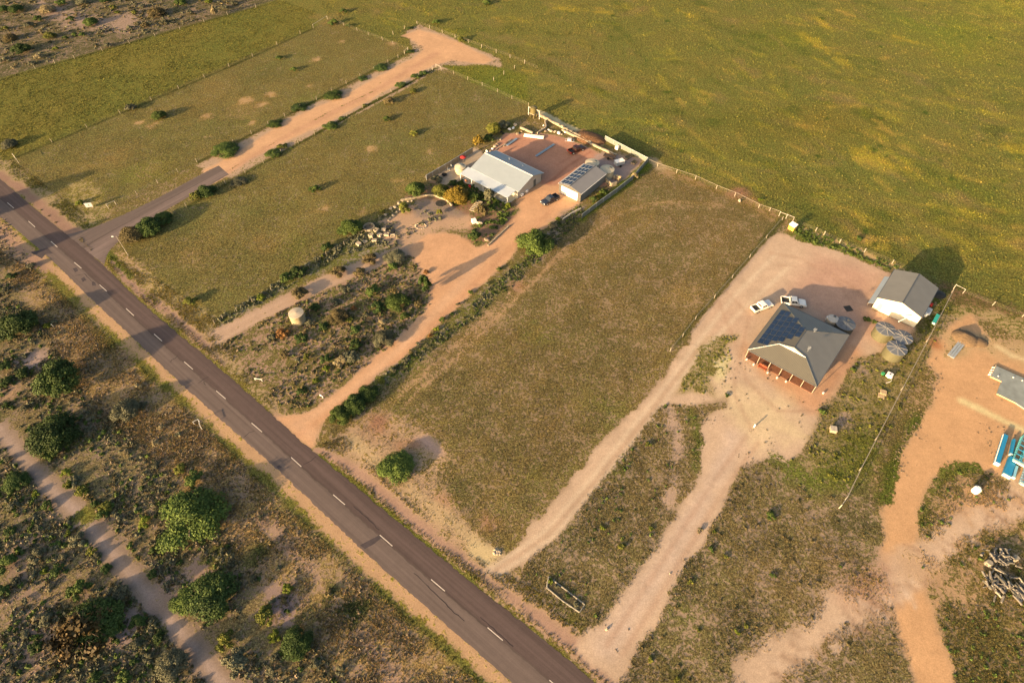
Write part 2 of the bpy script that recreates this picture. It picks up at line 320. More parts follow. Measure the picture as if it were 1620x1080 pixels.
paint([(500,690),(470,670),(500,655),(560,615),(650,535),(720,460),(770,400)],D(236,178,132),None,None,line=2,soft=1.4,amp=.3,k=.5)
paint([(470,690),(540,640),(640,560),(740,460),(830,370),(870,335)],D(216,148,104),None,None,line=1,soft=1,amp=.3,k=.5)
YARD=[(765,245),(790,225),(800,212),(845,212),(880,214),(930,233),(975,256),(1015,255),(990,285),(950,296),(926,262),(884,292),(856,292),(862,273)]
drive('red_gravel_yard',YARD,D(214,144,106))
paint([(935,240),(900,262),(868,290)],D(180,110,80),None,None,line=.6,soft=.5,amp=.2,k=.8); paint([(925,235),(880,262)],D(190,120,88),None,None,line=.5,soft=.5,amp=.2,k=.6)
paint([(948,240),(1020,250),(990,285),(950,290),(930,258)],D(196,156,130),None,.05,soft=1,k=.9)
paint([(852,176),(890,196),(925,210)],D(236,200,140),None,.1,line=2.4,soft=.8); paint([(925,210),(935,225)],D(150,100,60),None,.4,line=5,soft=1)
paint([(1030,253),(1040,262),(1060,272)],D(200,160,110),None,.3,line=3,soft=1)
paint([(918,345),(945,325),(1025,262)],D(150,140,70),D(118,120,40),.85,line=2.0,soft=1,amp=.8)
paint([(850,405),(800,440),(740,495),(640,580),(600,605),(560,650)],D(180,146,112),D(104,98,46),.62,line=3.4,soft=.9)
paint([(918,330),(885,352),(850,405)],D(190,150,120),D(100,96,46),.5,line=3.6,soft=.9)
# lot 3 marks
paint([(600,655),(700,570),(790,490),(900,395),(985,335),(1060,318),(1140,325)],D(212,158,108),D(145,115,65),.40,line=1.2,soft=.9,amp=.5,k=.45)
paint([(640,640),(780,510),(850,440),(900,385)],D(212,158,108),None,.35,line=.9,soft=.7,amp=.3,k=.75); paint([(628,628),(768,500),(838,430)],D(212,158,108),None,.4,line=.7,soft=.6,amp=.3,k=.6)
paint([(905,340),(980,330),(1040,318),(1180,335),(1225,350)],D(205,155,95),None,.5,line=2.5,soft=2,amp=1.2,k=.25)
paint([(508,692),(560,668),(640,655),(700,690),(712,735),(700,770),(740,830),(778,880),(775,893),(700,862),(600,782)],D(214,164,118),D(130,108,56),.44,soft=2,amp=2)
paint([(645,690),(678,685),(703,715),(690,724),(668,706)],D(210,160,130),None,.08,soft=1,amp=.8)
for x,y,r in ((600,680,10),(637,702,12),(650,706,9),(695,797,11),(770,828,7),(818,452,8),(600,665,4)): blob(x,y,r*1.3,soil=D(184,122,86),veg=D(146,104,66),cov=.35,soft=2.2,amp=1.6,k=.7)
paint([(740,845),(790,862),(800,880),(770,905),(735,880)],D(232,188,128),None,.25,soft=1,amp=1)
paint([(555,700),(610,740),(680,800),(745,850)],D(224,178,122),None,.35,line=2.2,soft=1,amp=1,k=.8)
# NE verge, path beside the road
paint([(500,705),(600,782),(700,862),(775,900),(830,900),(860,940),(920,1010),(990,1100),(940,1078),(810,972),(747,922),(655,847),(555,762)],D(214,164,118),D(124,106,48),.50,soft=.8)
paint([(500,712),(545,733),(580,757),(610,785),(637,810),(675,842),(730,880),(780,925),(810,946),(860,985),(910,1022),(947,1060),(985,1100)],D(198,146,112),None,.1,line=2.0,soft=.8,amp=.6)
paint([(505,722),(555,762),(612,812),(655,849),(705,889)],None,D(104,100,40),.8,line=1.3,soft=.5,amp=.4); paint([(790,957),(872,1022),(940,1080)],None,D(110,100,46),.7,line=1.0,soft=.5,amp=.4)
# house 2 block
PALE=D(228,180,138)
YD2=[(1236,372),(1290,383),(1340,400),(1400,428),(1418,440),(1380,485),(1378,492),(1446,520),(1395,560),(1352,565),(1325,622),(1297,660),(1270,715),(1240,737),(1215,722),(1172,738),(1160,765),(1142,802),(1137,810),(1110,855),(1080,887),(1062,930),(1037,990),(1005,1017),(995,1050),(975,1085),(912,1024),(950,990),(990,930),(1030,882),(1050,842),(1067,810),(1107,752),(1105,720),(1110,695),(1097,665),(1060,640),(1040,645),(1010,690),(960,747),(917,805),(880,850),(830,890),(795,915),(768,915),(758,903),(800,878),(860,810),(930,730),(1010,642),(1085,545),(1110,505),(1150,455),(1215,378)]
paint([(1225,355),(1250,360),(1340,392),(1490,455),(1510,500),(1440,640),(1410,720),(1395,790),(1400,900),(1460,1110),(960,1110),(1000,1020),(820,915),(850,850),(1045,640),(1100,520),(1210,375)],D(194,152,114),D(122,103,62),.60,soft=1)
drive('gravel_driveway',YD2,PALE,soft=.7,amp=.8)
paint([(1290,400),(1400,430),(1378,488),(1440,520),(1345,545),(1245,470),(1270,430)],D(214,152,118),None,None,soft=4,k=.7)
paint([(1130,470),(1200,500),(1165,560),(1120,540)],D(222,170,130),None,None,soft=3,k=.6)
paint([(1190,560),(1285,640),(1350,560)],D(226,152,100),None,None,line=4,soft=2,k=.7)
paint([(1140,600),(1230,640),(1270,690),(1200,700),(1140,640)],D(244,200,144),None,None,soft=4,amp=3,k=.7)
paint([(1160,690),(1130,760),(1060,880),(960,1020)],D(226,184,152),None,None,line=3,soft=2,k=.6)
paint([(1062,625),(1100,550),(1122,535),(1168,529),(1150,560),(1158,590),(1130,600),(1128,625)],D(200,160,110),D(118,106,54),.56,soft=.9,amp=1.0)
paint([(1125,570),(1155,565),(1150,600),(1130,605)],D(240,204,140),None,.3,soft=1,amp=1)
paint([(1045,640),(1085,637),(1150,632),(1148,645),(1112,668),(1108,690),(1107,750),(1070,812),(990,928),(950,985),(880,945),(828,905),(835,890),(880,855),(917,805),(1010,690)],D(196,154,114),D(120,101,61),.60,soft=.7,amp=.8)
paint([(1060,650),(1075,700),(1060,790)],D(205,160,125),None,.3,line=2,soft=1,amp=1); paint([(1090,645),(1105,690),(1100,740)],None,D(104,100,46),.72,line=2.2,soft=1,amp=1)
paint([(1355,570),(1400,555),(1440,545),(1495,475),(1505,490),(1440,620),(1400,690),(1330,760),(1270,770),(1240,740),(1275,715),(1300,660)],D(185,148,98),D(120,106,54),.52,soft=1.5,amp=1.5)
for x,y,r in ((1365,590,12),(1335,665,8),(1400,720,10),(1335,745,10)): blob(x,y,r,soil=D(200,155,125),cov=.25,soft=1.5,amp=1.5)
paint([(1240,735),(1280,760),(1345,750),(1380,700)],None,D(108,106,42),.72,line=5,soft=2,amp=2,k=.8)
for i in range(46):
    x,y=random.uniform(880,1400),random.uniform(640,1080)
    if y<1000-(x-1000)*.9 and x<1240: pass
    if x>1000 and y>1085-(x-1000)*.95 or x<1080 and y>700: blob(x,y,random.uniform(5,16),veg=random.choice([D(100,96,42),D(118,98,62),D(92,82,50)]),soft=1.5,amp=2,k=.55)
for px in ([(775,900),(860,842),(940,752),(1020,652),(1096,552),(1160,470),(1230,400)],[(790,908),(875,848),(953,757),(1032,660),(1107,560),(1175,490),(1250,420)]):
    paint(px,D(240,196,152),None,None,line=.8,soft=.6,amp=.15,k=.8)
paint([(782,904),(868,845),(947,755),(1026,656),(1101,556)],D(206,158,118),None,.06,line=.7,soft=.5,amp=.3,k=.7)
for px in ([(1130,460),(1170,560),(1160,620),(1190,680)],[(1145,455),(1185,500),(1172,560),(1180,600),(1230,650),(1290,650)],[(1220,400),(1270,410),(1320,440),(1350,480)],[(1230,420),(1300,420),(1370,470)],[(1370,500),(1330,560),(1300,620)],[(1385,500),(1345,560),(1310,625)],[(960,1020),(1040,900),(1130,760),(1180,690)],[(985,1035),(1060,915),(1145,775),(1200,700)]):
    paint(px,D(200,146,108),None,None,line=.6,soft=.5,amp=.25,k=.5)
for px in ([(1475,1090),(1440,980),(1418,880),(1422,780),(1470,690),(1560,640)],[(1492,1090),(1458,980),(1436,880),(1440,790),(1486,705),(1570,660)],[(1440,760),(1500,690),(1560,690)],[(1430,720),(1520,640),(1540,560)]):
    paint(px,D(208,146,94),None,None,line=.6,soft=.5,amp=.2,k=.55)
# the last block: orange sand, slab, logs
sand=D(232,168,112)
paint([(1500,490),(1540,478),(1620,500),(1800,560),(1800,600),(1560,560)],D(205,162,105),D(108,100,44),.5,soft=1)
paint([(1450,600),(1510,510),(1545,498),(1620,540),(1800,600),(1800,1300),(1480,1200),(1380,760)],D(206,156,108),D(114,98,52),.60,soft=1.2)
SAND=[(1500,515),(1535,500),(1560,530),(1620,560),(1760,610),(1760,790),(1620,772),(1560,748),(1500,738),(1465,772),(1452,815),(1452,880),(1462,930),(1480,985),(1510,1100),(1455,1100),(1440,1050),(1415,975),(1399,890),(1398,800),(1408,750),(1430,700),(1470,650),(1485,600),(1470,570)]
drive('sandy_track',SAND,sand,soft=.7,amp=.7)
paint([(1490,520),(1620,540),(1700,590),(1620,580),(1560,560),(1500,560)],D(214,166,112),D(120,104,52),.35,soft=2,amp=2)
paint([(1200,1075),(1290,1000),(1330,965),(1400,930),(1440,900),(1490,862),(1540,820),(1630,785)],D(228,180,138),D(150,118,72),.16,line=4.8,soft=1.4,amp=1.5)
paint([(1340,905),(1400,900),(1395,960),(1340,950)],D(205,150,112),None,.4,soft=3,amp=2); paint([(1460,830),(1540,800),(1600,790),(1520,760)],D(220,160,108),None,.35,soft=2,amp=2,k=.8)
paint([(1460,895),(1520,950),(1540,960)],D(214,160,112),None,.4,line=5,soft=3,amp=2,k=.7)
paint([(1485,760),(1505,738),(1545,742)],None,D(104,100,42),.75,line=2.0,soft=.8,amp=1); paint([(1458,830),(1470,790),(1490,755)],None,D(104,98,44),.7,line=1.4,soft=.8,amp=.8)
paint([(1402,790),(1420,720),(1450,660)],None,D(92,94,36),.8,line=2,soft=1,amp=1)
paint([(1522,634),(1560,652),(1625,684),(1700,720)],D(248,206,140),None,0,line=1.3,soft=.5,amp=.3); paint([(1578,548),(1600,562),(1640,575)],D(244,200,140),None,0,line=1.3,soft=.5,amp=.3)
blob(1480,542,9,soil=D(196,118,70),cov=.3,soft=1.5)
rg_=random.Random(9)
for i in range(110):
    t_=rg_.random(); x=1215+t_*410; y=1070-t_*285+rg_.gauss(0,22)
    if 1395<x<1475 and rg_.random()<.6: continue
    a_=rg_.gauss(.62,.12); L_=rg_.uniform(8,26); paint([(x,y),(x+L_*math.cos(a_),y+L_*math.sin(a_))],D(168,122,88) if i%3 else D(236,190,150),D(140,106,66),.25 if i%3 else .05,line=.35,soft=.45,amp=.15,k=.75)
for i in range(60):
    x,y=rg_.uniform(1470,1620),rg_.uniform(760,960); a_=rg_.gauss(1.0,.15); L_=rg_.uniform(8,22)
    paint([(x,y),(x+L_*math.cos(a_),y+L_*math.sin(a_))],D(214,158,108),D(140,110,66),.3,line=.35,soft=.45,amp=.15,k=.6)
# strips under the rear fence
paint([(1060,275),(1133,300),(1200,330),(1240,348)],D(190,140,90),D(128,104,50),.5,line=3.5,soft=1.5,amp=1.5,k=.8)
blob(1170,305,14,soil=D(176,120,84),veg=D(130,96,60),cov=.4,soft=3,amp=2)
paint([(1265,362),(1330,385),(1410,418),(1440,430)],D(224,172,108),D(130,116,44),.4,line=1.8,soft=.8,amp=.8)
paint([(1260,372),(1330,396),(1400,426)],None,D(112,104,44),.7,line=2.2,soft=.8,amp=1)
paint([(1500,462),(1570,482),(1640,505)],D(150,104,66),D(96,84,44),.55,line=4.5,soft=1.5,amp=1.5,k=.8)
paint([(1470,470),(1498,460),(1500,490),(1470,530),(1455,525)],D(176,140,96),D(90,88,36),.6,soft=1)
for px in ([(24,250),(240,159),(400,90),(496,45)],[(315,256),(398,212),(501,158),(646,82)],[(300,325),(417,258),(549,185),(690,108)],[(345,509),(405,472),(465,436),(545,387),(600,345)],[(0,127),(205,68),(405,12)]):
    paint(px,D(130,104,64),D(74,72,30),.85,line=.9,soft=.5,amp=.3,k=.85)
paint([(1237,347),(1100,505),(1070,545)],D(120,100,60),D(92,84,42),.8,line=1,soft=.4,amp=.5,k=.9)
paint([(340,512),(357,502)],None,None,None,line=1)
# keep tufts off hard things
NOVEG=np.zeros(len(gx),bool)

gm=ground_mat()
def grid_mesh(name,cells=None,dz=0.0):
    jj,ii=np.meshgrid(np.arange(NY-1),np.arange(NX-1),indexing='ij'); a=(jj*NX+ii).ravel()
    quads=np.stack([a,a+1,a+NX+1,a+NX],1)
    if cells is not None:
        quads=quads[cells[quads].all(1)]; used=np.unique(quads); remap=np.zeros(len(gx),int); remap[used]=np.arange(len(used)); quads=remap[quads]
    else: used=np.arange(len(gx))
    me=bpy.data.meshes.new(name); n=len(used)
    me.vertices.add(n); co=np.stack([gx[used],gy[used],np.full(n,dz)],1); me.vertices.foreach_set('co',co.ravel())
    nf=len(quads); me.loops.add(nf*4); me.loops.foreach_set('vertex_index',quads.ravel()); me.polygons.add(nf); me.polygons.foreach_set('loop_start',np.arange(nf)*4); me.polygons.foreach_set('loop_total',np.full(nf,4))
    me.update(calc_edges=True)
    for nm,arr in (('soil',SOIL),('veg',VEG)):
        at=me.attributes.new(nm,'FLOAT_COLOR','POINT'); at.data.foreach_set('color',np.concatenate([arr[used],np.ones((n,1))],1).astype(np.float32).ravel())
    at=me.attributes.new('cov','FLOAT','POINT'); at.data.foreach_set('value',COV[used].astype(np.float32))
    me.materials.append(gm); o=bpy.data.objects.new(name,me); col.objects.link(o); return struct(o)
grid_mesh('ground')
for i,(nm,c) in enumerate(DRV.items()): grid_mesh(nm,c,.004)

# ------------------------------------------------------------------ sealed roads
def asphalt(name,ca,cb,dr=(.773,-.635)):
    m=bpy.data.materials.new(name); nt,N,L,b=nodes(m); geo=N.new('ShaderNodeNewGeometry')
    at=N.new('ShaderNodeAttribute'); at.attribute_name='lat'
    def noise(sc,det=4,ro=.6,stretch=None):
        n=N.new('ShaderNodeTexNoise'); n.inputs['Scale'].default_value=sc; n.inputs['Detail'].default_value=det; n.inputs['Roughness'].default_value=ro
        if stretch:
            cx=N.new('ShaderNodeCombineXYZ')
            for i,(vx,vy,k) in enumerate(stretch):
                dt=N.new('ShaderNodeVectorMath'); dt.operation='DOT_PRODUCT'; dt.inputs[1].default_value=(vx*k,vy*k,0); L.new(geo.outputs['Position'],dt.inputs[0]); L.new(dt.outputs['Value'],cx.inputs[i])
            L.new(cx.outputs[0],n.inputs['Vector'])
        else: L.new(geo.outputs['Position'],n.inputs['Vector'])
        return n
    n1=noise(.9,5,.7); n2=noise(1.0,3,.6,((dr[0],dr[1],.03),(-dr[1],dr[0],1.6))); n3=noise(9,2)
    rp=N.new('ShaderNodeValToRGB'); e=rp.color_ramp.elements; e[0].position=.0; e[0].color=(*cb,1); e[1].position=1; e[1].color=(*ca,1)
    q=rp.color_ramp.elements.new(.45); q.color=(*cb,1); q=rp.color_ramp.elements.new(.47); q.color=tuple(np.array(cb)*.62)+(1,); q=rp.color_ramp.elements.new(.50); q.color=tuple(np.array(ca)*1.0)+(1,)
    q=rp.color_ramp.elements.new(.72); q.color=tuple(np.array(ca)*1.25)+(1,)
    L.new(at.outputs['Fac'],rp.inputs[0])
    def mr(v,a,b_,c,d):
        r=N.new('ShaderNodeMapRange')
        for i,x in enumerate((a,b_,c,d)): r.inputs[i+1].default_value=x
        L.new(v,r.inputs[0]); return r.outputs[0]
    def mul(a,b_): x=N.new('ShaderNodeMath'); x.operation='MULTIPLY'; L.new(a,x.inputs[0]); L.new(b_,x.inputs[1]); return x.outputs[0]
    k=mul(mul(mr(n1.outputs[0],.3,.7,.93,1.07),mr(n2.outputs[0],.3,.7,.80,1.15)),mr(n3.outputs[0],.3,.7,.9,1.1))
    s=N.new('ShaderNodeVectorMath'); s.operation='SCALE'; L.new(rp.outputs[0],s.inputs[0]); L.new(k,s.inputs['Scale']); L.new(s.outputs[0],b.inputs['Base Color'])
    b.inputs['Roughness'].default_value=.85; b.inputs['Specular IOR Level'].default_value=.2
    return m
def ribbon(name,Lp,Rp,z,m,jit=.16,n=420):
    def res(P,n):
        P=np.array(P); d=np.r_[0,np.cumsum(np.hypot(*np.diff(P,axis=0).T))]; t=np.linspace(0,d[-1],n)
        x=np.interp(t,d,P[:,0]); y=np.interp(t,d,P[:,1]); k=9
        for _ in range(3):
            xs=np.convolve(np.pad(x,k,mode='edge'),np.ones(2*k+1)/(2*k+1),'valid'); ys=np.convolve(np.pad(y,k,mode='edge'),np.ones(2*k+1)/(2*k+1),'valid'); xs[0],xs[-1],ys[0],ys[-1]=x[0],x[-1],y[0],y[-1]; x,y=xs,ys
        return np.stack([x,y],1)
    L_,R_=res(wpts(Lp),n),res(wpts(Rp),n); K=12; vs=[];lat=[]
    for i in range(n):
        d=R_[i]-L_[i]; u=d/np.hypot(*d); a=L_[i]-u*random.uniform(-jit,jit); b_=R_[i]+u*random.uniform(-jit,jit)
        for k in range(K+1): p=a+(b_-a)*k/K; vs.append((p[0],p[1],z)); lat.append(k/K)
    fs=[(i*(K+1)+k,i*(K+1)+k+1,(i+1)*(K+1)+k+1,(i+1)*(K+1)+k) for i in range(n-1) for k in range(K)]
    me=bpy.data.meshes.new(name); me.from_pydata(vs,[],fs); me.update(); me.materials.append(m)
    at=me.attributes.new('lat','FLOAT','POINT'); at.data.foreach_set('value',np.array(lat,np.float32))
    o=bpy.data.objects.new(name,me); col.objects.link(o); return struct(o)
SWE=[(-190,205),(-80,290),(0,342),(32,368),(82,411),(125,454),(162,490),(212,535),(262,585),(312,630),(362,675),(405,712),(455,757),(512,812),(580,877),(630,920),(680,965),(730,1010),(780,1052),(900,1160)]
NEE=[(-190,150),(-80,228),(0,282),(50,326),(87,357),(125,386),(165,420),(195,451),(225,481),(262,511),(297,540),(350,585),(405,631),(467,692),(505,722),(555,761),(610,810),(655,847),(705,887),(747,922),(810,972),(872,1019),(940,1077),(1040,1165)]
am=asphalt('sealed_road',D(106,81,69),D(132,105,88))
ribbon('road',SWE,NEE,.012,am)
sm_=asphalt('side_road_seal',D(136,108,92),D(130,104,88),(.636,.772))
ribbon('side_road',[(102,372),(140,365),(160,356),(225,326),(295,290),(324,270),(346,262)],[(165,418),(160,402),(174,390),(205,367),(272,326),(335,292),(362,276)],.008,sm_,jit=.12,n=90)
pm=mat('dark_patch',D(92,74,68),.9,var=.14,scale=1.2)
def patch(px,m=pm,z=.016,name='dark_road_patch'):
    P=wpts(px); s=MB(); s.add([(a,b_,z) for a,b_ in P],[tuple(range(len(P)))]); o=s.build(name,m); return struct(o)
patch([(569,862),(600,846),(604,850),(592,860),(577,868)])  # darker wedge-shaped sheet laid over the lane
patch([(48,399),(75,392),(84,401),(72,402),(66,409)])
def crack(px,w_=.07,m=mat('crack_sealant',D(70,54,48),.8,var=.1),name='road_crack'):
    P=[G(a,b_)[:2] for a,b_ in px]; Q=[]
    for a,b_ in zip(P,P[1:]):
        n=max(2,int(np.hypot(*(b_-a))/.6)); Q+=[a+(b_-a)*k/n+np.array([random.gauss(0,.07),random.gauss(0,.07)]) for k in range(n)]
    Q.append(P[-1]); vs=[]
    for i,q in enumerate(Q): d=Q[min(i+1,len(Q)-1)]-Q[max(i-1,0)]; d/=np.hypot(*d)+1e-9; n_=np.array([-d[1],d[0]])*w_*random.uniform(.5,1.1); vs+=[(*(q-n_),.018),(*(q+n_),.018)]
    s=MB(); s.add(vs,[(2*i,2*i+2,2*i+3,2*i+1) for i in range(len(Q)-1)]); struct(s.build(name,m))
for px in ([(313,607),(322,600),(330,596)],[(322,603),(326,609)],[(385,692),(395,684),(403,681)],[(120,436),(134,433),(140,440),(150,448)],[(135,440),(131,446)],[(240,500),(262,512)],[(268,573),(281,563)],[(480,735),(492,728),(500,722)],[(655,905),(700,950),(735,982)],[(560,800),(600,838)],[(760,975),(812,1022)]): crack(px)
for px in ([(115,425),(121,423),(124,428),(119,431)],[(128,441),(133,438),(137,443),(131,446)],[(145,446),(151,447),(152,452),(146,452)],[(437,738),(442,735),(446,739),(441,742)]): patch(px,z=.0175)
# centre line
dash=[((11.8,320.8),(21.8,329.3)),((45,350),(55.5,359.3)),((80.5,381.8),(90.8,391)),((117.5,415),(128.8,424.5)),((157.5,450.5),(169,460.8)),((199.5,488),(211.8,499.3)),((243.8,528.3),(256.3,539.5)),((291.3,572),(305,584)),((342,618),(357,630.8)),((398,668.8),(414.5,683)),((460.5,723),(476.8,738)),((527,782),(545.8,798)),((600.8,845.8),(620.8,863.3)),((682,916),(703.8,934.5)),((771.3,992),(795.5,1012.5)),((869,1075),(896,1098)),((-19,294),(-10,301))]
wp=mat('road_paint',(.50,.45,.40),.8,var=.2,scale=6)
for a,b_ in dash:
    p,q=G(*a),G(*b_); d=(q-p)/np.hypot(*(q-p)[:2]); nrm=np.array([-d[1],d[0],0])*.07; s=MB(); s.add([tuple(v+np.array([0,0,.02])) for v in (p-nrm,q-nrm,q+nrm,p+nrm)],[(0,1,2,3)]); struct(s.build('centre_line_dash',wp))

# ------------------------------------------------------------------ shared paints
white=mat('white_paint',(.78,.76,.72),.5,var=.05)
cream=mat('cream_wall',(.40,.38,.33),.7,var=.06,scale=.6)
lime=mat('limestone',(.27,.235,.175),.9,var=.25,scale=2.5,bump=.6)
zinc=mat('roof_sheet_light',(.25,.30,.35),.4,.15,var=.05,scale=.5,corr=('X',1.1))
zincw=mat('roof_sheet_white',(.42,.48,.54),.4,.1,var=.05,scale=.5,corr=('X',1.1))
darkroof=mat('roof_sheet_dark',(.165,.168,.160),.55,.05,var=.07,scale=.5,corr=('X',1.1))
darkroof_y=mat('roof_sheet_dark_side',(.165,.168,.160),.55,.05,var=.07,scale=.5,corr=('Y',1.1))
greyroof=mat('roof_sheet_grey',(.21,.21,.215),.55,.05,var=.05,scale=.5,corr=('Y',1.1))
warmroof=mat('verandah_sheet',(.10,.098,.085),.55,.05,var=.05,scale=.5,corr=('X',1.1))
greywall=mat('grey_cladding',(.16,.165,.165),.6,.1,var=.05,corr=('Y',1.1))
trim=mat('white_trim',(.6,.6,.58),.5,var=.05)
darktrim=mat('dark_trim',(.07,.08,.09),.5,var=.05)
glass=mat('dark_glass',(.02,.025,.03),.08,0,var=.02,spec=.8)
pvcell=mat('solar_cell',(.010,.022,.055),.22,.1,var=.2,scale=.8,spec=.6)
timber=mat('grey_timber',(.30,.25,.19),.9,var=.25,scale=3,bump=.4)
pale_t=mat('pale_timber',(.45,.34,.20),.85,var=.2,scale=3)
rubber=mat('rubber',(.02,.02,.02),.9,var=.1)
blk=mat('black_plastic',(.02,.022,.024),.6,var=.2)
steel=mat('galvanised_steel',(.42,.45,.48),.4,.4,var=.1)
concrete=mat('concrete',(.36,.36,.33),.85,var=.12,scale=.9,bump=.2)
redbrick=mat('red_brown_wall',(.085,.030,.018),.85,var=.2,scale=4)
deck=mat('shaded_paving',(.17,.08,.05),.85,var=.2,scale=2)
postm=mat('pale_post',(.28,.25,.20),.85,var=.2,scale=6)
wirem=mat('fence_wire',(.25,.22,.18),.6,.4,var=.1)
WM={}
# ------------------------------------------------------------------ buildings
def origin(px,z=0): p=G(*px,z); return (p[0],p[1],0)
def wing(name,M,px0,pts,th,parent): s=MB(); s.slab(pts,th); return s.build(name,M,parent)
# house 1
h=thing('farmhouse','pale grey gabled house with a white verandah roof beside the red gravel yard','house',(0.99,133.12,0),RZ)
x0,x1,yF,yR,yr=-15.0,.6,0.0,9.9,5.6
s=MB(); prof=[(yF,0),(yR,0),(yR,2.5),(yr,4.08),(yF,2.5)]
s.add([(x0,y,z) for y,z in prof]+[(x1,y,z) for y,z in prof],[(0,1,2,3,4),(9,8,7,6,5),(0,5,6,1),(1,6,7,2),(4,9,5,0)]); s.build('wall',cream,h)
rf=wing('roof',zinc,None,[(x0-.4,-.25,2.52),(x1+.5,-.25,2.52),(x1+.5,yr,4.22),(x0-.4,yr,4.22)],.08,h)
wing('roof',zinc,None,[(x0-.4,yr+.002,4.22),(x1+.5,yr+.002,4.22),(x1+.5,yR+.4,2.55),(x0-.4,yR+.4,2.55)],.08,h)
s=MB(); s.box(x0-.4,x1+.5,yr-.12,yr+.12,4.19,4.27); s.build('ridge_cap',trim,h)
s=MB(); s.box(x0-.4,x1+.5,yR+.4,yR+.52,2.40,2.54); s.build('gutter',trim,h)
s=MB(); s.tube((-9,8.2,3.2),(-9,8.2,3.9),.09,8); v=s.build('roof_vent',trim,h); s=MB(); s.tube((-4.5,8.4,3.1),(-4.5,8.4,3.7),.09,8); s.build('roof_vent',trim,h)
vr=wing('verandah_roof',zincw,None,[(-16.3,-3.6,2.14),(.15,-3.6,2.14),(.15,-.26,2.45),(-16.3,-.26,2.45)],.07,h)
for x in (-16.2,-12.2,-8.2,-4.2,.05):
    s=MB(); s.box(x-.07,x+.07,-3.52,-3.38,0,2.1); s.build('verandah_post',white,h)
s=MB(); s.box(-16.3,.2,-3.55,-.01,.0,.06); s.build('verandah_floor',concrete,h)
def window(parent,x,y,z,w_,hh,axis,side,fr=None):
    # window on a wall; axis 'x' means the wall runs along x, side = outward sign
    s=MB(); g=MB(); t=.05
    if axis=='x': s.box(x-w_/2-.06,x+w_/2+.06,y,y+side*t,z-.06,z+hh+.06) if side>0 else s.box(x-w_/2-.06,x+w_/2+.06,y-t,y,z-.06,z+hh+.06); g.box(x-w_/2,x+w_/2,y+side*t,y+side*(t+.012),z,z+hh) if side>0 else g.box(x-w_/2,x+w_/2,y-t-.012,y-t,z,z+hh)
    else: s.box(x,x+t,y-w_/2-.06,y+w_/2+.06,z-.06,z+hh+.06) if side>0 else s.box(x-t,x,y-w_/2-.06,y+w_/2+.06,z-.06,z+hh+.06); g.box(x+t,x+t+.012,y-w_/2,y+w_/2,z,z+hh) if side>0 else g.box(x-t-.012,x-t,y-w_/2,y+w_/2,z,z+hh)
    f=s.build('window',fr or trim,parent); g.build('pane',glass,f); return f
def door(parent,x,y,w_,hh,axis,side,m,handle=True):
    s=MB(); k=MB(); t=.06
    if axis=='x': ya,yb=(y,y+t) if side>0 else (y-t,y); s.box(x-w_/2,x+w_/2,ya,yb,0.02,hh); k.box(x+w_/2-.15,x+w_/2-.08,y+side*t if side>0 else y-t-.04,y+t+.04 if side>0 else y-t,.98,1.06)
    else: xa,xb=(x,x+t) if side>0 else (x-t,x); s.box(xa,xb,y-w_/2,y+w_/2,.02,hh); k.box(x+t if side>0 else x-t-.04,x+t+.04 if side>0 else x-t,y+w_/2-.15,y+w_/2-.08,.98,1.06)
    d=s.build('door',m,parent)
    if handle: k.build('handle',steel,d)
    return d
greydoor=mat('grey_door',(.10,.11,.10),.6); 
door(h,x1,7.1,.95,2.05,'y',1,greydoor)
for x in (-13,-9.5,-3): window(h,x,0,.9,1.5,1.1,'x',-1)
door(h,-6.2,0,1.8,2.1,'x',-1,glass,False)
for y in (1.6,3.6):
    s=MB(); s.box(x1+.002,x1+.4,y-.4,y+.4,.1,.75); s.build('air_conditioner',white,h,bevel=.03)
# lean-to wall at the left end
s=MB(); s.box(x0-1.9,x0-.01,5.0,5.25,0,2.1); s.box(x0-1.9,x0-1.7,5.26,8.5,0,2.1); s.build('wing_wall',cream,h)
# shed 1
sh=thing('machine_shed','dark grey shed with rows of solar panels and a white roller door','shed',(17.58,131.27,0),RZ)
def shed(parent,xa,xb,ya,yb,ev,rx,rz_,wallm_f,wallm_s,roofm,ov=.15):
    s=MB(); s.prism([(xa,0),(xb,0),(xb,ev),(rx,rz_),(xa,ev)],ya,ya+.08); s.build('front_wall',wallm_f,parent)
    s=MB(); s.prism([(xa,0),(xb,0),(xb,ev),(rx,rz_),(xa,ev)],yb-.08,yb); s.build('rear_wall',wallm_s,parent)
    for x in (xa,xb-.06): s=MB(); s.box(x,x+.06,ya+.082,yb-.082,0,ev-.01); s.build('side_wall',wallm_s,parent)
    for sd,xe in ((-1,xa),(1,xb)):
        sl_=(rz_-ev)/abs(rx-xe); xo=xe+sd*ov; zo=ev-sl_*ov+.06
        s=MB(); pts=[(xo,ya-ov,zo),(rx+sd*.001,ya-ov,rz_+.06),(rx+sd*.001,yb+ov,rz_+.06),(xo,yb+ov,zo)]
        if sd>0: pts=pts[::-1]
        s.slab(pts,.05); r=s.build('roof',roofm,parent)
        s=MB(); s.box(*sorted((xo,xo+sd*.12)),ya-ov,yb+ov,zo-.12,zo-.01); s.build('gutter',trim if roofm is not darkroof_y else darktrim,r)
    s=MB(); s.box(rx-.12,rx+.12,ya-ov-.01,yb+ov+.01,rz_+.03,rz_+.085); s.build('ridge_cap',darktrim,parent)
shed(sh,-6.9,0,0,11.2,2.65,-3.45,3.5,mat('pale_front_cladding',(.09,.088,.082),.6,var=.05,corr=('X',1.1)),greywall,greyroof)
s=MB()
s.box(-6.1,-.95,-.05,-.003,.03,2.35); 
for k in range(1,9): s.box(-6.1,-.95,-.062,-.051,k*.27-.02,k*.27)
s.build('roller_door',white,sh)
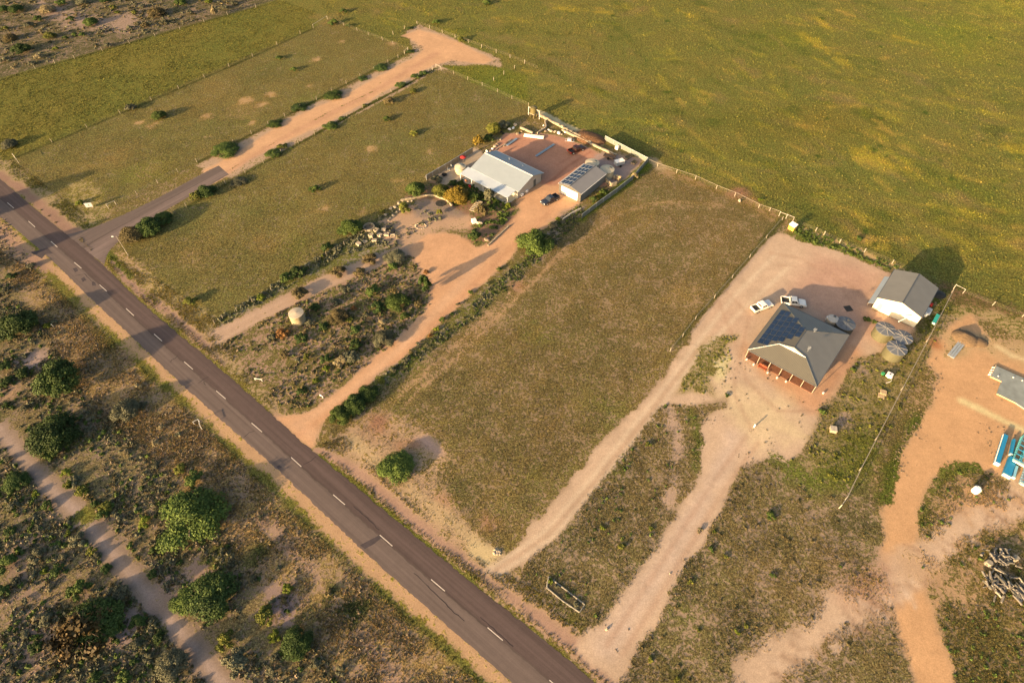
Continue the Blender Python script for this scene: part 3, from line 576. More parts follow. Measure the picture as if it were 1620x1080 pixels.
sl_=(3.5-2.65)/3.45; ang=math.atan(sl_)
for r in range(6):
    for c in range(3):
        xa=-6.75+c*1.03; ya=.35+r*1.76; s=MB()
        def zz(x): return 3.5-abs(x+3.45)*sl_+.10
        pts=[(xa,ya,zz(xa)),(xa+1.0,ya,zz(xa+1.0)),(xa+1.0,ya+1.64,zz(xa+1.0)),(xa,ya+1.64,zz(xa))]
        s.slab(pts,.03); p=s.build('solar_panel',steel,sh); s=MB(); i=.04
        s.add([(xa+i,ya+i,zz(xa+i)+.004),(xa+1-i,ya+i,zz(xa+1-i)+.004),(xa+1-i,ya+1.64-i,zz(xa+1-i)+.004),(xa+i,ya+1.64-i,zz(xa+i)+.004)],[(0,1,2,3)]); s.build('cells',pvcell,p)
# house 2
h=thing('hip_roofed_house','dark hip roofed house with solar panels and a red shaded verandah','house',(58.75,70.91,0),RZ)
ez,rz_=2.5,5.0; W_,Dp=-14.4,17.0; rx=-7.2
ap1=(rx,9.7,rz_); ap2=(rx,4.0,rz_); zL=2.5+4.5*(2.5/7.2)
Lp,Rp=(-9.9,4.0,zL),(-4.5,4.0,zL)
def tri(name,pts,m,par=h,th=.06): s=MB(); s.slab(pts,th); return s.build(name,m,par)
tri('roof',[(W_,0,ez),Lp,ap2,ap1,(W_,Dp,ez)][::-1],warmroof)
tri('roof',[(0,0,ez),(0,Dp,ez),ap1,ap2,Rp][::-1],darkroof_y)
tri('roof',[(W_,Dp,ez),ap1,(0,Dp,ez)][::-1],darkroof)
tri('verandah_roof',[(W_,0,ez),(0,0,ez),(-4.5,3.995,zL),(-9.9,3.995,zL)],warmroof)
tri('gablet',[(-9.9,3.9,zL+.01),(-4.5,3.9,zL+.01),(rx,3.9,rz_-.02)],trim,th=.005)
for a,b_ in (((W_,Dp,ez),ap1),((0,Dp,ez),ap1),(ap1,ap2),(ap2,Lp),(ap2,Rp),(Lp,(W_,0,ez)),(Rp,(0,0,ez))):
    s=MB(); s.tube((a[0],a[1],a[2]+.02),(b_[0],b_[1],b_[2]+.02),.075,6); s.build('ridge_cap',darktrim if a!=Lp else trim,h)
s=MB(); s.tube((-9.9,3.93,zL+.03),(-4.5,3.93,zL+.03),.08,6); s.build('flashing',trim,h)
for bx in ((W_-.1,W_,0,Dp),(0,.1,0,Dp),(W_-.1,.1,Dp,Dp+.1),(W_-.1,.1,-.1,0)):
    s=MB(); s.box(*bx,ez-.14,ez+.01); s.build('gutter',darktrim,h)
wy0=2.4; s=MB(); s.box(W_+.6,-.6,wy0,Dp-.6,0,ez-.16); s.build('wall',redbrick,h)
s=MB(); s.box(W_+.05,-.05,.05,wy0-.005,.0,.08); s.build('verandah_floor',deck,h)
for x in (-14.25,-11.7,-9.4,-7.0,-4.8,-2.5,-.15): s=MB(); s.box(x-.06,x+.06,.08,.2,.082,ez-.15); s.build('verandah_post',postm,h)
for x in (-12.4,-9.2,-2.6): window(h,x,wy0,1.0,1.5,1.1,'x',-1)
door(h,-5.9,wy0,.95,2.05,'x',-1,greydoor)
for y in (5,9,13): window(h,W_+.6,y,1.0,1.4,1.0,'y',-1)
for y in (6,12): window(h,-.6,y,1.0,1.4,1.0,'y',1)
for x in (-11,-4): window(h,x,Dp-.6,1.0,1.4,1.0,'x',1)
ns=2.5/7.2
def zl(x): return ez+(x-W_)*ns+.09
rows=[(-13.9,3.1,14.2),(-12.88,3.1,14.2),(-11.86,5.0,13.2),(-10.84,5.3,13.2),(-9.82,6.0,12.3),(-8.8,7.6,12.3)]
rows=[(-13.75,2.6,14.5,7),(-12.70,2.6,14.5,7),(-11.65,4.3,12.9,5),(-10.6,4.6,12.9,5),(-9.55,6.0,11.2,3),(-8.5,7.2,10.6,2)]
for xa,ya,yb,n in rows:
    n=round((yb-ya)/1.68)
    for i in range(n):
        y=ya+i*1.68; xb=xa+1.0
        p=tri('solar_panel',[(xa,y,zl(xa)),(xb,y,zl(xb)),(xb,y+1.64,zl(xb)),(xa,y+1.64,zl(xa))],darktrim,th=.03); s=MB(); i_=.03
        s.add([(xa+i_,y+i_,zl(xa+i_)+.004),(xb-i_,y+i_,zl(xb-i_)+.004),(xb-i_,y+1.64-i_,zl(xb-i_)+.004),(xa+i_,y+1.64-i_,zl(xa+i_)+.004)],[(0,1,2,3)]); s.build('cells',pvcell,p)
for x,y,z in ((rx+1.4,10.8,4.25),(rx+2.4,5.6,4.1)):
    s=MB(); s.tube((x,y,z-.1),(x,y,z+1.1),.03,6); 
    for k in range(5): s.tube((x-.28,y-.4+k*.2,z+1.05),(x+.28,y-.4+k*.2,z+1.05),.015,4)
    s.tube((x,y-.6,z+1.05),(x,y+.6,z+1.05),.025,4); s.build('television_aerial',steel,h)
# shed 2
sh2=thing('rear_shed','grey roofed gabled shed with a bright cream end wall near the rear fence','shed',(85.95,88.34,0),RZ)
shed(sh2,-9.0,0,-.1,11.1,3.2,-4.5,4.6,mat('bright_cream_cladding',(.74,.68,.52),.6,var=.04,corr=('X',1.1)),mat('cream_side_cladding',(.5,.46,.36),.6,var=.04,corr=('Y',1.1)),darkroof_y)
s=MB(); s.slab([(-10.15,-.3,1.0),(-9.02,-.3,1.5),(-9.02,10.4,1.5),(-10.15,10.4,1.0)],.05); lr=s.build('lean_to_roof',zinc,sh2)
for y in (0,3.4,6.8,10.1): s=MB(); s.box(-10.1,-10.02,y,y+.08,0,.94); s.build('lean_to_post',timber,lr)
s=MB(); s.tube((-1.6,-.25,3.0),(-3.3,-3.9,2.75),.10,8); s.build('overhead_pipe',white,sh2)
s=MB(); s.box(-8.2,-7.3,-.14,-.101,.02,2.05); s.build('door',cream,sh2)

# ------------------------------------------------------------------ tanks
tank_w=mat('khaki_tank_wall',(.095,.092,.055),.6,.1,var=.06,scale=1,bump=.1)
tank_r=mat('tank_roof_blue_grey',(.10,.115,.14),.5,.1,var=.1)
tank_c=mat('cream_tank_wall',(.36,.32,.23),.6,var=.06)
tank_d=mat('dark_tank_wall',(.05,.055,.05),.6,var=.08)
tank_g=mat('grey_tank_wall',(.24,.23,.21),.6,var=.08)
ribw=mat('pale_ribs',(.34,.33,.30),.5,var=.05)
def tank(loc,r,hh,rise,wm,rm,label,ribs=8,ribm=None,name='rainwater_tank',hatch=True,group=None):
    t=thing(name,label,'water tank',loc,random.uniform(0,1),group)
    s=MB(); n=40; k=int(hh/.28)
    for i in range(k): s.cyl(0,0,i*hh/k,(i+.5)*hh/k,r,n,r+.025,False); s.cyl(0,0,(i+.5)*hh/k,(i+1)*hh/k,r+.025,n,r,False)
    s.build('wall',wm,t)
    s=MB(); s.cyl(0,0,hh-.03,hh+.05,r+.07,n,r+.07,True); s.cyl(0,0,hh+.051,hh+rise,r+.05,n,.15,True); rf=s.build('roof',rm,t)
    if ribs:
        for i in range(ribs):
            a=2*math.pi*i/ribs; s=MB(); s.tube((.15*math.cos(a),.15*math.sin(a),hh+rise+.02),((r+.05)*math.cos(a),(r+.05)*math.sin(a),hh+.07),.03,5); s.build('roof_rib',ribm or ribw,rf)
    if hatch: s=MB(); s.cyl(r*.55,.2,hh+rise*.4,hh+rise*.4+.22,.28,14); s.build('hatch',darktrim,rf)
    return t
def P3(x,y,z): p=G(x,y,z); return (p[0],p[1],0)
tank(P3(1401.7,519.4,2.55),1.93,2.45,.35,tank_w,tank_r,'khaki round water tank with ribbed blue-grey roof, the one nearest the hip roofed house')
tank(P3(1428.9,532,2.55),1.93,2.35,.35,tank_w,tank_r,'khaki ribbed water tank that the white overhead pipe runs into')
tank(P3(1419.4,550,2.55),1.93,2.45,.35,tank_w,tank_r,'khaki ribbed water tank closest to the camera beside the rough grass')
tank(P3(1318.5,503.7,2.3),1.1,2.25,.18,tank_g,mat('pale_tank_top',(.34,.33,.31),.5),'small light grey water tank behind the hip roofed house',0)
tank(P3(1338,511,2.3),1.95,2.2,.35,tank_d,tank_r,'large dark water tank with blue-grey roof against the hip roofed house',8,darktrim)
tank(P3(937,257,2.3),1.87,2.2,.30,tank_c,mat('cream_tank_top',(.42,.38,.28),.6),'left one of the two cream water tanks behind the solar shed',0)
tank(P3(960.7,267,2.3),1.87,2.2,.30,tank_c,MATS['cream_tank_top'],'right one of the two cream water tanks behind the solar shed',0)
tank(P3(728,262,2.0),1.5,1.7,.5,tank_c,MATS['cream_tank_top'],'squat cream water tank at the verandah end of the pale grey house',0)
t=tank(P3(468,495,2.5),1.55,2.5,.25,mat('stained_concrete_wall',(.27,.23,.15),.85,var=.2,scale=1.2,bump=.4),mat('concrete_lid',(.40,.35,.27),.85,var=.15,scale=2),'weathered concrete water tank standing alone in the shrub garden',0,name='concrete_tank',hatch=False)
s=MB(); s.tube((1.7,-.6,.4),(2.6,-1.2,.3),.14,8); s.tube((1.65,.3,.35),(2.7,-.3,.3),.10,8); s.build('drain_pipe',darktrim,t)
# olive tank on a stand with white frame
t=thing('tank_on_stand','olive green tank on a timber stand in the rear yard corner','water tank',P3(844,185,0),RZ)
ol=mat('olive_tank',(.11,.095,.04),.6,var=.15)
s=MB(); s.cyl(0,0,1.4,3.1,1.0,20); s.cyl(0,0,3.1,3.3,1.0,20,.3); s.build('drum',ol,t)
for a,b_ in ((-.7,-.7),(.7,-.7),(.7,.7),(-.7,.7)): s=MB(); s.box(a-.12,a+.12,b_-.12,b_+.12,0,1.25); s.build('leg',ol,t)
s=MB(); s.box(-1.0,1.0,-1.0,1.0,1.251,1.39); s.build('platform',timber,t)
def hframe(name,pts,r,m,label,cat,h_=1.3,group=None):
    w_=[G(a,b_) for a,b_ in pts]; c=sum(w_)/len(w_); o=thing(name,label,cat,(c[0],c[1],0),0,group)
    for p in w_: s=MB(); s.tube((p[0]-c[0],p[1]-c[1],0),(p[0]-c[0],p[1]-c[1],h_),r,6); s.build('post',m,o)
    for a,b_ in zip(w_,w_[1:]): s=MB(); s.tube((a[0]-c[0],a[1]-c[1],h_),(b_[0]-c[0],b_[1]-c[1],h_),r*.8,6); s.build('rail',m,o)
    return o
hframe('goal_frame',[(836,182),(845,185),(853,189)],.07,white,'white pipe frame standing behind the olive tank','frame',2.6)

# ------------------------------------------------------------------ utes
def ute(name,loc,rz,body,label,tray='tub',traym=None,scale=1.0):
    t=thing(name,label,'ute',loc,rz); Wd=.92
    s=MB(); s.prism([(-2.55,.45),(-2.55,.72),(-.9,.72),(-.9,1.0),(1.0,1.03),(2.25,.98),(2.5,.82),(2.58,.45)],-Wd,Wd); s.build('body',body,t,bevel=.05)
    # tub or tray
    s=MB()
    if tray=='tub':
        s.box(-2.55,-.92,-Wd,-Wd+.1,.721,1.08); s.box(-2.55,-.92,Wd-.1,Wd,.721,1.08); s.box(-2.6,-2.5,-Wd+.005,Wd-.005,.60,1.07); s.build('tub',body,t,bevel=.02)
        s=MB(); s.box(-2.49,-.93,-Wd+.105,Wd-.105,.722,.76); s.build('tray_mat',traym or blk,t)
    else:
        s.box(-2.75,-.95,-.98,.98,.74,.82); s.box(-2.75,-.95,-.98,-.93,.821,1.12); s.box(-2.75,-.95,.93,.98,.821,1.12); s.box(-2.78,-2.74,-.98,.98,.74,1.12); s.box(-.99,-.94,-.98,.98,.821,1.5); s.build('tray',trim,t)
        s=MB(); s.box(-2.72,-1.0,-.92,.92,.821,.87); s.build('tray_mat',traym or blk,t)
    s=MB(); w_=.76
    zc=1.0; vs=[(-.88,-Wd+.03,zc),(1.02,-Wd+.03,zc),(1.02,Wd-.03,zc),(-.88,Wd-.03,zc),(-.78,-w_,1.66),(.38,-w_,1.72),(.38,w_,1.72),(-.78,w_,1.66)]
    s.add(vs,[(3,2,1,0),(4,5,6,7),(0,1,5,4),(1,2,6,5),(2,3,7,6),(3,0,4,7)]); s.build('cab',body,t,bevel=.04)
    def q(a,b_,c,d,lo,hi,l,r,off,name):
        A=[Vector(x) for x in (a,b_,c,d)]
        def pt(u,v): return (A[0]*(1-u)+A[1]*u)*(1-v)+(A[3]*(1-u)+A[2]*u)*v
        nrm=(A[1]-A[0]).cross(A[3]-A[0]).normalized()*off
        P_=[pt(l,lo)+nrm,pt(r,lo)+nrm,pt(r,hi)+nrm,pt(l,hi)+nrm]; s=MB(); s.add([tuple(x) for x in P_],[(0,1,2,3)]); s.build(name,glass,t)
    V=vs
    q(V[1],V[2],V[6],V[5],.08,.93,.07,.93,.006,'windscreen'); q(V[3],V[0],V[4],V[7],.25,.88,.12,.88,.006,'rear_window')
    for l,r in ((.12,.48),(.52,.86)): q(V[0],V[1],V[5],V[4],.18,.88,l,r,.006,'side_window'); q(V[2],V[3],V[7],V[6],.18,.88,1-r,1-l,.006,'side_window')
    s=MB(); s.box(2.45,2.66,-.88,.88,.42,.62); s.build('bumper',darktrim if tray=='tub' else trim,t,bevel=.04)
    for sy in (-1,1):
        s=MB(); s.box(2.36,2.545,sy*.7-.16,sy*.7+.16,.66,.84); s.build('headlight',mat('lamp_glass',(.6,.6,.6),.2,var=.02),t,bevel=.02)
        s=MB(); s.box(-2.63,-2.595,sy*.84-.07,sy*.84+.07,.68,1.0); s.build('tail_light',mat('tail_red',(.35,.02,.015),.3,var=.02),t)
        s=MB(); s.box(.78,.92,sy*.93-.10 if sy<0 else .93,sy*.93 if sy<0 else 1.05,1.05,1.2); s.build('mirror',darktrim,t)
        for xx in (-1.65,1.6):
            s=MB(); s.tube((xx,sy*.68,.36),(xx,sy*.95,.36),.37,20); wl=s.build('wheel',rubber,t); s=MB(); s.tube((xx,sy*.951,.36),(xx,sy*.965,.36),.22,14); s.build('rim',steel,wl)
    return t
def heading(r,f,z=.7): a,b_=G(*r,z),G(*f,z); return math.atan2(b_[1]-a[1],b_[0]-a[0]),((a[0]+b_[0])/2,(a[1]+b_[1])/2,0)
wcar=mat('white_car_paint',(.70,.69,.66),.3,var=.02,spec=.5); rcar=mat('rust_red_car_paint',(.028,.008,.006),.35,var=.05,spec=.5); bcar=mat('dark_blue_car_paint',(.02,.028,.045),.3,var=.05,spec=.5)
a,l=heading((1190,489),(1222,477),.9); ute('parked_ute',l,a,wcar,'white ute with a canopy-free black tray parked by the driveway side of the dark house')
a,l=heading((1237,474),(1276,479),.9); ute('parked_ute',l,a,wcar,'white dual cab ute with flat dark tray and raised bonnet edge behind the dark house','tray')
a,l=heading((881,310),(859,321),.7); ute('parked_ute',l,a,bcar,'dark blue ute parked on orange dirt in front of the white roller door')
a,l=heading((902,240),(922,232),.7); ute('parked_ute',l,a,rcar,'rusty red ute with a dark tub parked on the red gravel yard')

# ------------------------------------------------------------------ walls and panel fences
def wall_run(name,px,hh,th,m,label,cat='wall',cap=None,jit=0,posts=0):
    w_=[G(a,b_) for a,b_ in px]; c=w_[0]; t=thing(name,label,cat,(c[0],c[1],0))
    s=MB()
    for a,b_ in zip(w_,w_[1:]):
        d=(b_-a)[:2]; L_=np.hypot(*d); n=max(1,int(L_/.8)) if jit else 1; u=d/L_; nr=np.array([-u[1],u[0]])
        for k in range(n):
            p=a[:2]-c[:2]+d*k/n; q=a[:2]-c[:2]+d*(k+1)/n-u*(.03 if jit else 0); h2=hh*random.uniform(1-jit,1+jit); t2=th*random.uniform(1-jit,1+jit)/2
            s.add([(*(p-nr*t2),0),(*(q-nr*t2),0),(*(q+nr*t2),0),(*(p+nr*t2),0),(*(p-nr*t2),h2),(*(q-nr*t2),h2),(*(q+nr*t2),h2),(*(p+nr*t2),h2)],[(3,2,1,0),(4,5,6,7),(0,1,5,4),(1,2,6,5),(2,3,7,6),(3,0,4,7)])
    s.build('panel' if not jit else 'blocks',m,t)
    if cap:
        s=MB()
        for a,b_ in zip(w_,w_[1:]): s.tube((a[0]-c[0],a[1]-c[1],hh+.02),(b_[0]-c[0],b_[1]-c[1],hh+.02),cap,6)
        s.build('top_rail',steel,t)
    if posts:
        for a,b_ in zip(w_,w_[1:]):
            L_=np.hypot(*(b_-a)[:2]); n=max(1,round(L_/posts))
            for k in range(n): p=a+(b_-a)*k/n-c; s=MB(); s.box(p[0]-.06,p[0]+.06,p[1]-.06,p[1]+.06,0,hh+.08); s.build('post',steel,t)
    return t
tanw=mat('tan_panel',(.30,.24,.16),.7,var=.06,corr=('X',3)); greyp=mat('grey_green_panel',(.15,.165,.15),.6,var=.08)
wall_run('panel_fence',[(675,285),(714,262),(748,241)],1.5,.06,tanw,'tan sheet fence along the left side of the pale grey house','fence',.05,posts=2.6)
wall_run('panel_fence',[(957,222),(1024,257),(1000,285),(975,305),(943,328),(920,346)],1.4,.06,greyp,'grey-green sheet fence around the back corner of the solar shed','fence',.05,posts=3)
wall_run('garden_wall',[(889,207),(920,222),(948,235),(975,247)],.6,.4,lime,'long low limestone wall at the back of the red gravel yard',jit=.12)
wall_run('garden_wall',[(852,183),(885,200),(912,215),(935,228)],.7,.5,lime,'rubble limestone wall on the rear paddock boundary behind the house',jit=.3)
wall_run('garden_wall',[(823,203),(843,212)],.6,.35,lime,'short limestone planter wall left of the olive tank',jit=.1)
wall_run('garden_wall',[(850,212),(864,203),(862,192)],.6,.35,lime,'bent limestone planter wall in front of the olive tank',jit=.1)
wall_run('garden_wall',[(958,288),(967,296),(975,293)],1.2,.3,lime,'cream block wall corner behind the dark shed side',jit=.05)
wall_run('garden_wall',[(634,318),(651,315),(673,310),(689,311),(706,317),(716,327)],.5,.35,lime,'curved cream retaining wall below the golden bush',jit=.15)
wall_run('garden_wall',[(772,389),(790,372),(806,357)],.3,.3,lime,'straight pale stone edging where the front garden meets the driveway',jit=.15)
wall_run('garden_wall',[(890,348),(905,338),(919,331)],.45,.25,cream,'low pale kerb wall beside the grass block below the solar shed',jit=.08)

# ------------------------------------------------------------------ post and wire fences
def fence(px,label,posts,hh=1.15,rail=0,pr=.07,pm_=None,stay=(),wires=3,name='wire_fence'):
    w_=[G(a,b_) for a,b_ in px]; c=w_[0]; t=thing(name,label,'fence',(c[0],c[1],0)); pm_=pm_ or postm
    s=MB()
    for a,b_ in zip(w_,w_[1:]):
        for k in range(wires): z=hh*(.35+.6*k/max(1,wires-1)); s.tube((a[0]-c[0],a[1]-c[1],z),(b_[0]-c[0],b_[1]-c[1],z),.012,3)
    s.build('wires',wirem,t)
    if rail:
        s=MB()
        for a,b_ in zip(w_,w_[1:]): s.tube((a[0]-c[0],a[1]-c[1],hh+.02),(b_[0]-c[0],b_[1]-c[1],hh+.02),rail,5)
        s.build('rail',pm_,t)
    if isinstance(posts,(int,float)):
        P=[]
        for a,b_ in zip(w_,w_[1:]):
            n=max(1,round(np.hypot(*(b_-a)[:2])/posts)); P+=[a+(b_-a)*k/n for k in range(n)]
        P.append(w_[-1])
    else: P=[G(a,b_) for a,b_ in posts]
    for p in P[:99]:
        l=random.uniform(-.05,.05); s=MB(); s.tube((p[0]-c[0],p[1]-c[1],-.1),(p[0]-c[0]+l,p[1]-c[1]+l*.5,hh+random.uniform(0,.12)),pr,7); s.build('post',pm_,t)
    for a,b_ in stay:   # strainer frames: two posts, a top rail
        p,q=G(*a)-c,G(*b_)-c; s=MB(); s.tube((p[0],p[1],0),(p[0],p[1],1.45),.065,7); s.tube((q[0],q[1],0),(q[0],q[1],1.3),.06,7); s.tube((p[0],p[1],1.3),(q[0],q[1],1.25),.045,6); s.build('strainer_frame',mat('weathered_white',(.45,.42,.36),.8,var=.2,scale=3),t)
    return t
fence([(24,250),(240,159),(400,90),(475,54),(496,45)],'long wire fence between the rough top-left paddock and the mown left block',9.5,stay=(((24,250),(30,258)),((496,45),(518,31))))
fence([(518,31),(565,49),(605,64),(645,80)],'short wire fence across the back of the mown left block',[(530,36),(544,41),(565,49),(583,56),(605,64),(622,71),(645,80)])
fence([(646,82),(630,92),(614,100),(592,111),(548,133),(501,158),(451,185),(398,212),(312,257),(284,272),(250,289),(217,307),(184,324),(172,330)],'wire fence with pale posts on the left side of the dirt lane',[(646,82),(630,92),(614,100),(592,111),(570,122),(548,133),(525,145),(501,158),(476,171),(451,185),(425,198),(398,212),(370,227),(341,242),(312,257),(282,273),(250,290),(217,308)],stay=(((172,330),(184,324)),((646,82),(640,86))))
fence([(690,108),(642,134),(574,171),(498,213),(417,258),(357,291),(327,307),(295,327),(262,346)],'wire fence with pale posts on the right side of the dirt lane',[(678,114),(663,122),(642,133),(619,146),(597,158),(574,171),(549,185),(523,199),(498,213),(472,227),(445,242),(417,258),(388,274),(357,291),(327,308),(295,327),(262,346)],stay=(((690,108),(698,112)),((684,111),(690,108))))
fence([(-60,152),(0,127),(56,109),(118,93),(205,69),(285,47),(360,24),(405,13),(445,0)],'wire fence along the scrub at the top-left corner',8,pr=.08)
fence([(628,62),(640,52),(660,39),(680,45),(720,60),(762,75),(807,91),(850,110)],'wire fence behind the turning head of the dirt lane',[(622,55),(640,46),(660,39),(680,46),(700,53),(720,60),(741,68),(762,76),(785,84),(807,92),(830,101)],pr=.09)
fence([(765,141),(781,128),(797,118),(814,109),(830,100)],'short cross fence right of the turning head',[(781,128),(797,118),(814,109),(830,100)],pr=.09)
fence([(690,108),(718,118),(763,136),(810,157),(836,168)],'wire fence across the back of the second mown block',[(718,118),(740,127),(763,136),(787,146),(810,157),(836,168)])
fence([(340,512),(357,503),(405,474),(465,440),(517,404),(545,388),(600,347)],'wire fence hidden in shrubs beside the two-wheel service track',[(340,512),(353,504),(375,492),(400,478),(430,460),(460,442),(490,424),(517,404),(545,388),(572,368),(600,347)])
fence([(1026,258),(1040,264),(1100,284),(1133,299),(1166,312),(1200,329),(1232,340)],'old rail and wire fence behind the big mown centre block',[(1040,264),(1070,274),(1100,284),(1133,299),(1162,311),(1200,329),(1217,334)],rail=.03,pr=.09)
fence([(1237,348),(1212,377),(1158,440),(1100,505),(1080,532),(1060,556)],'wire fence between the big mown block and the gravel driveway',9,rail=.03,stay=(((1232,342),(1243,346)),((1243,346),(1254,350))))
fence([(1243,347),(1290,366),(1328,384),(1367,399),(1411,417),(1450,434),(1508,457)],'wire fence with pale posts behind the hip roofed house yard',[(1290,366),(1303,372),(1328,384),(1367,399),(1411,417)],pr=.1)
fence([(1505,463),(1465,541),(1425,617),(1384,696),(1359,744),(1337,790)],'straight wire fence with a pale top rail running down beside the sandy track',14,rail=.065,hh=1.2,stay=(((1508,457),(1523,464)),((1327,804),(1337,790))))
fence([(1523,464),(1570,483),(1617,501),(1660,520),(1700,538)],'wire fence at the back of the building site',[(1570,483),(1617,501),(1660,520),(1700,538)],pr=.1)
hframe('pipe_rail',[(308,671),(316,667),(320,679)],.055,trim,'bent white pipe rail in the grass beside the road','rail',.9)
hframe('guard_rail',[(404,601),(415,603)],.07,white,'low white rail at the culvert left of the orange driveway mouth','rail',.6)
hframe('guard_rail',[(507,626),(511,629)],.10,white,'tiny white headwall rail at the edge of the orange driveway','rail',.45)
s=MB(); s.tube((0,0,0),(.1,-.25,1.0),.06,8); o=s.build('marker_post',white,loc=tuple(G(85,516))); tag(o,'white marker post leaning in the scrub beside the lime green bush','post')
# lamp post and sign at the side road
p=G(203,404); t=thing('street_lamp','tall pale street lamp at the corner of the side road','street lamp',(p[0],p[1],0))
s=MB(); s.tube((0,0,0),(0,0,5.9),.10,10,.06); s.build('pole',postm,t); s=MB(); s.tube((0,0,5.8),(-.5,-.2,6.0),.05,6); s.build('arm',postm,t); s=MB(); s.box(-1.0,-.45,-.33,-.07,5.93,6.07,tx=.8,ty=.8); s.build('lamp_head',trim,t,bevel=.03)
p=G(143,329); t=thing('sale_sign','white sign board on two posts at the corner of the left block','sign',(p[0],p[1],0),R(12))
for x in (-.7,.7): s=MB(); s.box(x-.05,x+.05,-.05,.05,0,1.5); s.build('post',timber,t)
s=MB(); s.box(-.85,.85,-.09,-.055,.35,1.6); bd=s.build('board',mat('sign_face',(.36,.40,.44),.5,var=.08),t); s=MB(); s.box(.0,.12,-.096,-.092,.75,1.15); s.box(-.1,.22,-.099,-.0965,.9,1.0); s.build('marking',blk,bd)
p=G(1193,675); t=thing('bollard','short white post casting a long shadow on the pale gravel','post',(p[0],p[1],0)); s=MB(); s.cyl(0,0,0,.75,.14,10); s.build('post',white,t); s=MB(); s.cyl(0,0,.75,.85,.18,10,.08); s.build('cap',white,t)
p=G(1542,777); t=thing('water_drum','white rounded drum standing in the weeds near the blue steel','drum',(p[0],p[1],0)); s=MB(); s.cyl(0,0,0,1.1,.62,20); s.build('drum',white,t,bevel=.05); s=MB(); s.cyl(0,0,1.1,1.35,.60,20,.3); s.build('lid',white,t)

# ------------------------------------------------------------------ small things in yards
def along(a,b_,z=0): p,q=G(*a,z),G(*b_,z); return (p+q)/2,math.atan2(q[1]-p[1],q[0]-p[0]),float(np.hypot(*(q-p)[:2]))
def beam(a,b_,w_,hh,m,label,cat,name,n=1,flange=True,z0=.12,group=None):
    c,ang,L_=along(a,b_); t=thing(name,label,cat,(c[0],c[1],0),ang,group)
    for i in range(n):
        y=(i-(n-1)/2)*w_/n; ww=w_/n*.42; s=MB(); s.box(-L_/2,L_/2,y-ww,y+ww,z0,z0+hh*.2); s.box(-L_/2,L_/2,y-ww,y-ww*.8,z0+hh*.201,z0+hh); s.box(-L_/2,L_/2,y+ww*.8,y+ww,z0+hh*.201,z0+hh)
        s.build('channel',m,t)
    for x in (-L_*.3,L_*.3): s=MB(); s.box(x-.06,x+.06,-w_/2,w_/2,0,z0-.002); s.build('bearer',timber,t)
    return t
bsteel=mat('blue_grey_beam',(.30,.40,.48),.45,.2,var=.08)
beam((802,231),(818,220),.7,.2,bsteel,'short blue-grey steel beam lying on the red gravel','beam','steel_beam')
beam((848,248),(877,229),.7,.2,bsteel,'long blue-grey steel beam lying in the middle of the red gravel','beam','steel_beam')
beam((829,215),(860,219),1.3,.25,white,'bundle of white steel sections near the planter walls','beam','steel_beam',3)
beam((1503,565),(1523,540),1.4,.25,mat('pale_steel',(.38,.43,.46),.45,.2,var=.08),'bundle of pale grey steel channels on the sandy building site','beam','steel_beam',3)
azure=mat('bright_blue_steel',(.02,.22,.42),.45,.1,var=.08); aqua=mat('aqua_steel',(.10,.36,.40),.45,.1,var=.1); paleaq=mat('pale_aqua',(.42,.6,.55),.5,var=.08)
def pack(a,b_,w_,hh,m,label,capm=white,frames=False,dots=True):
    c,ang,L_=along(a,b_); t=thing('steel_pack',label,'steel bundle',(c[0],c[1],0),ang,'blue steel bundles on the sandy site')
    s=MB()
    if not frames:
        for k in range(4): s.box(-L_/2,L_/2,-w_/2+.03*k,w_/2-.03*k,.1+k*hh/4,.1+(k+.93)*hh/4)
        s.build('sections',m,t)
        if dots:
            n=int(L_/.34)
            for i in range(n): s=MB(); x=-L_/2+.15+i*.34; s.box(x,x+.15,w_/2,w_/2+.08,hh-.1,hh+.14); s.build('end_cap',capm,t)
        s=MB(); s.box(-L_/2-.2,-L_/2-.01,-w_/2,w_/2,.1,.1+hh); s.build('end_board',capm,t)
    else:
        for j in range(3):
            y=-w_/2+w_*j/2.0; s=MB(); s.box(-L_/2,L_/2,y-.08,y+.08,hh-.12,hh); s.box(-L_/2,L_/2,y-.07,y+.07,.1,.22)
            n=max(2,int(L_/.7))
            for i in range(n+1): x=-L_/2+L_*i/n*.97; s.box(x,x+.09,y-.06,y+.06,.221,hh-.121)
            s.build('truss',m,t)
        for i in range(6): x=-L_/2+.2+i*(L_-.5)/5; s=MB(); s.box(x,x+.12,-w_/2+.081,w_/2-.081,hh-.08,hh+.02); s.build('cross_bar',azure,t)
        s=MB(); s.box(-L_/2-.5,-L_/2-.01,-w_/2,w_/2,hh-.25,hh+.02,); s.build('end_board',capm,t)
    return t
pack((1574.5,735),(1588,691),.85,.75,azure,'long bright blue steel bundle with a row of white end caps')
pack((1597,720),(1602,697),.5,.6,azure,'narrow blue steel bundle just right of the longest blue one',paleaq,dots=False)
pack((1608,736),(1624,698),2.2,1.2,aqua,'tall open-framed blue truss stack at the right edge',paleaq,True)
pack((1590,754),(1600,727),1.3,.7,azure,'wide flat bright blue steel bundle nearest the weeds',paleaq,dots=False)
pack((1601,756),(1606,739),.6,.5,mat('light_blue_steel',(.2,.45,.58),.45,var=.1),'small light blue steel bundle pressed against the wide flat one',paleaq,dots=False)
pack((1617,768),(1626,742),1.2,.8,mat('grey_blue_steel',(.2,.3,.36),.45,var=.1),'grey-blue truss bundle cut off by the right edge below the others',paleaq,True)
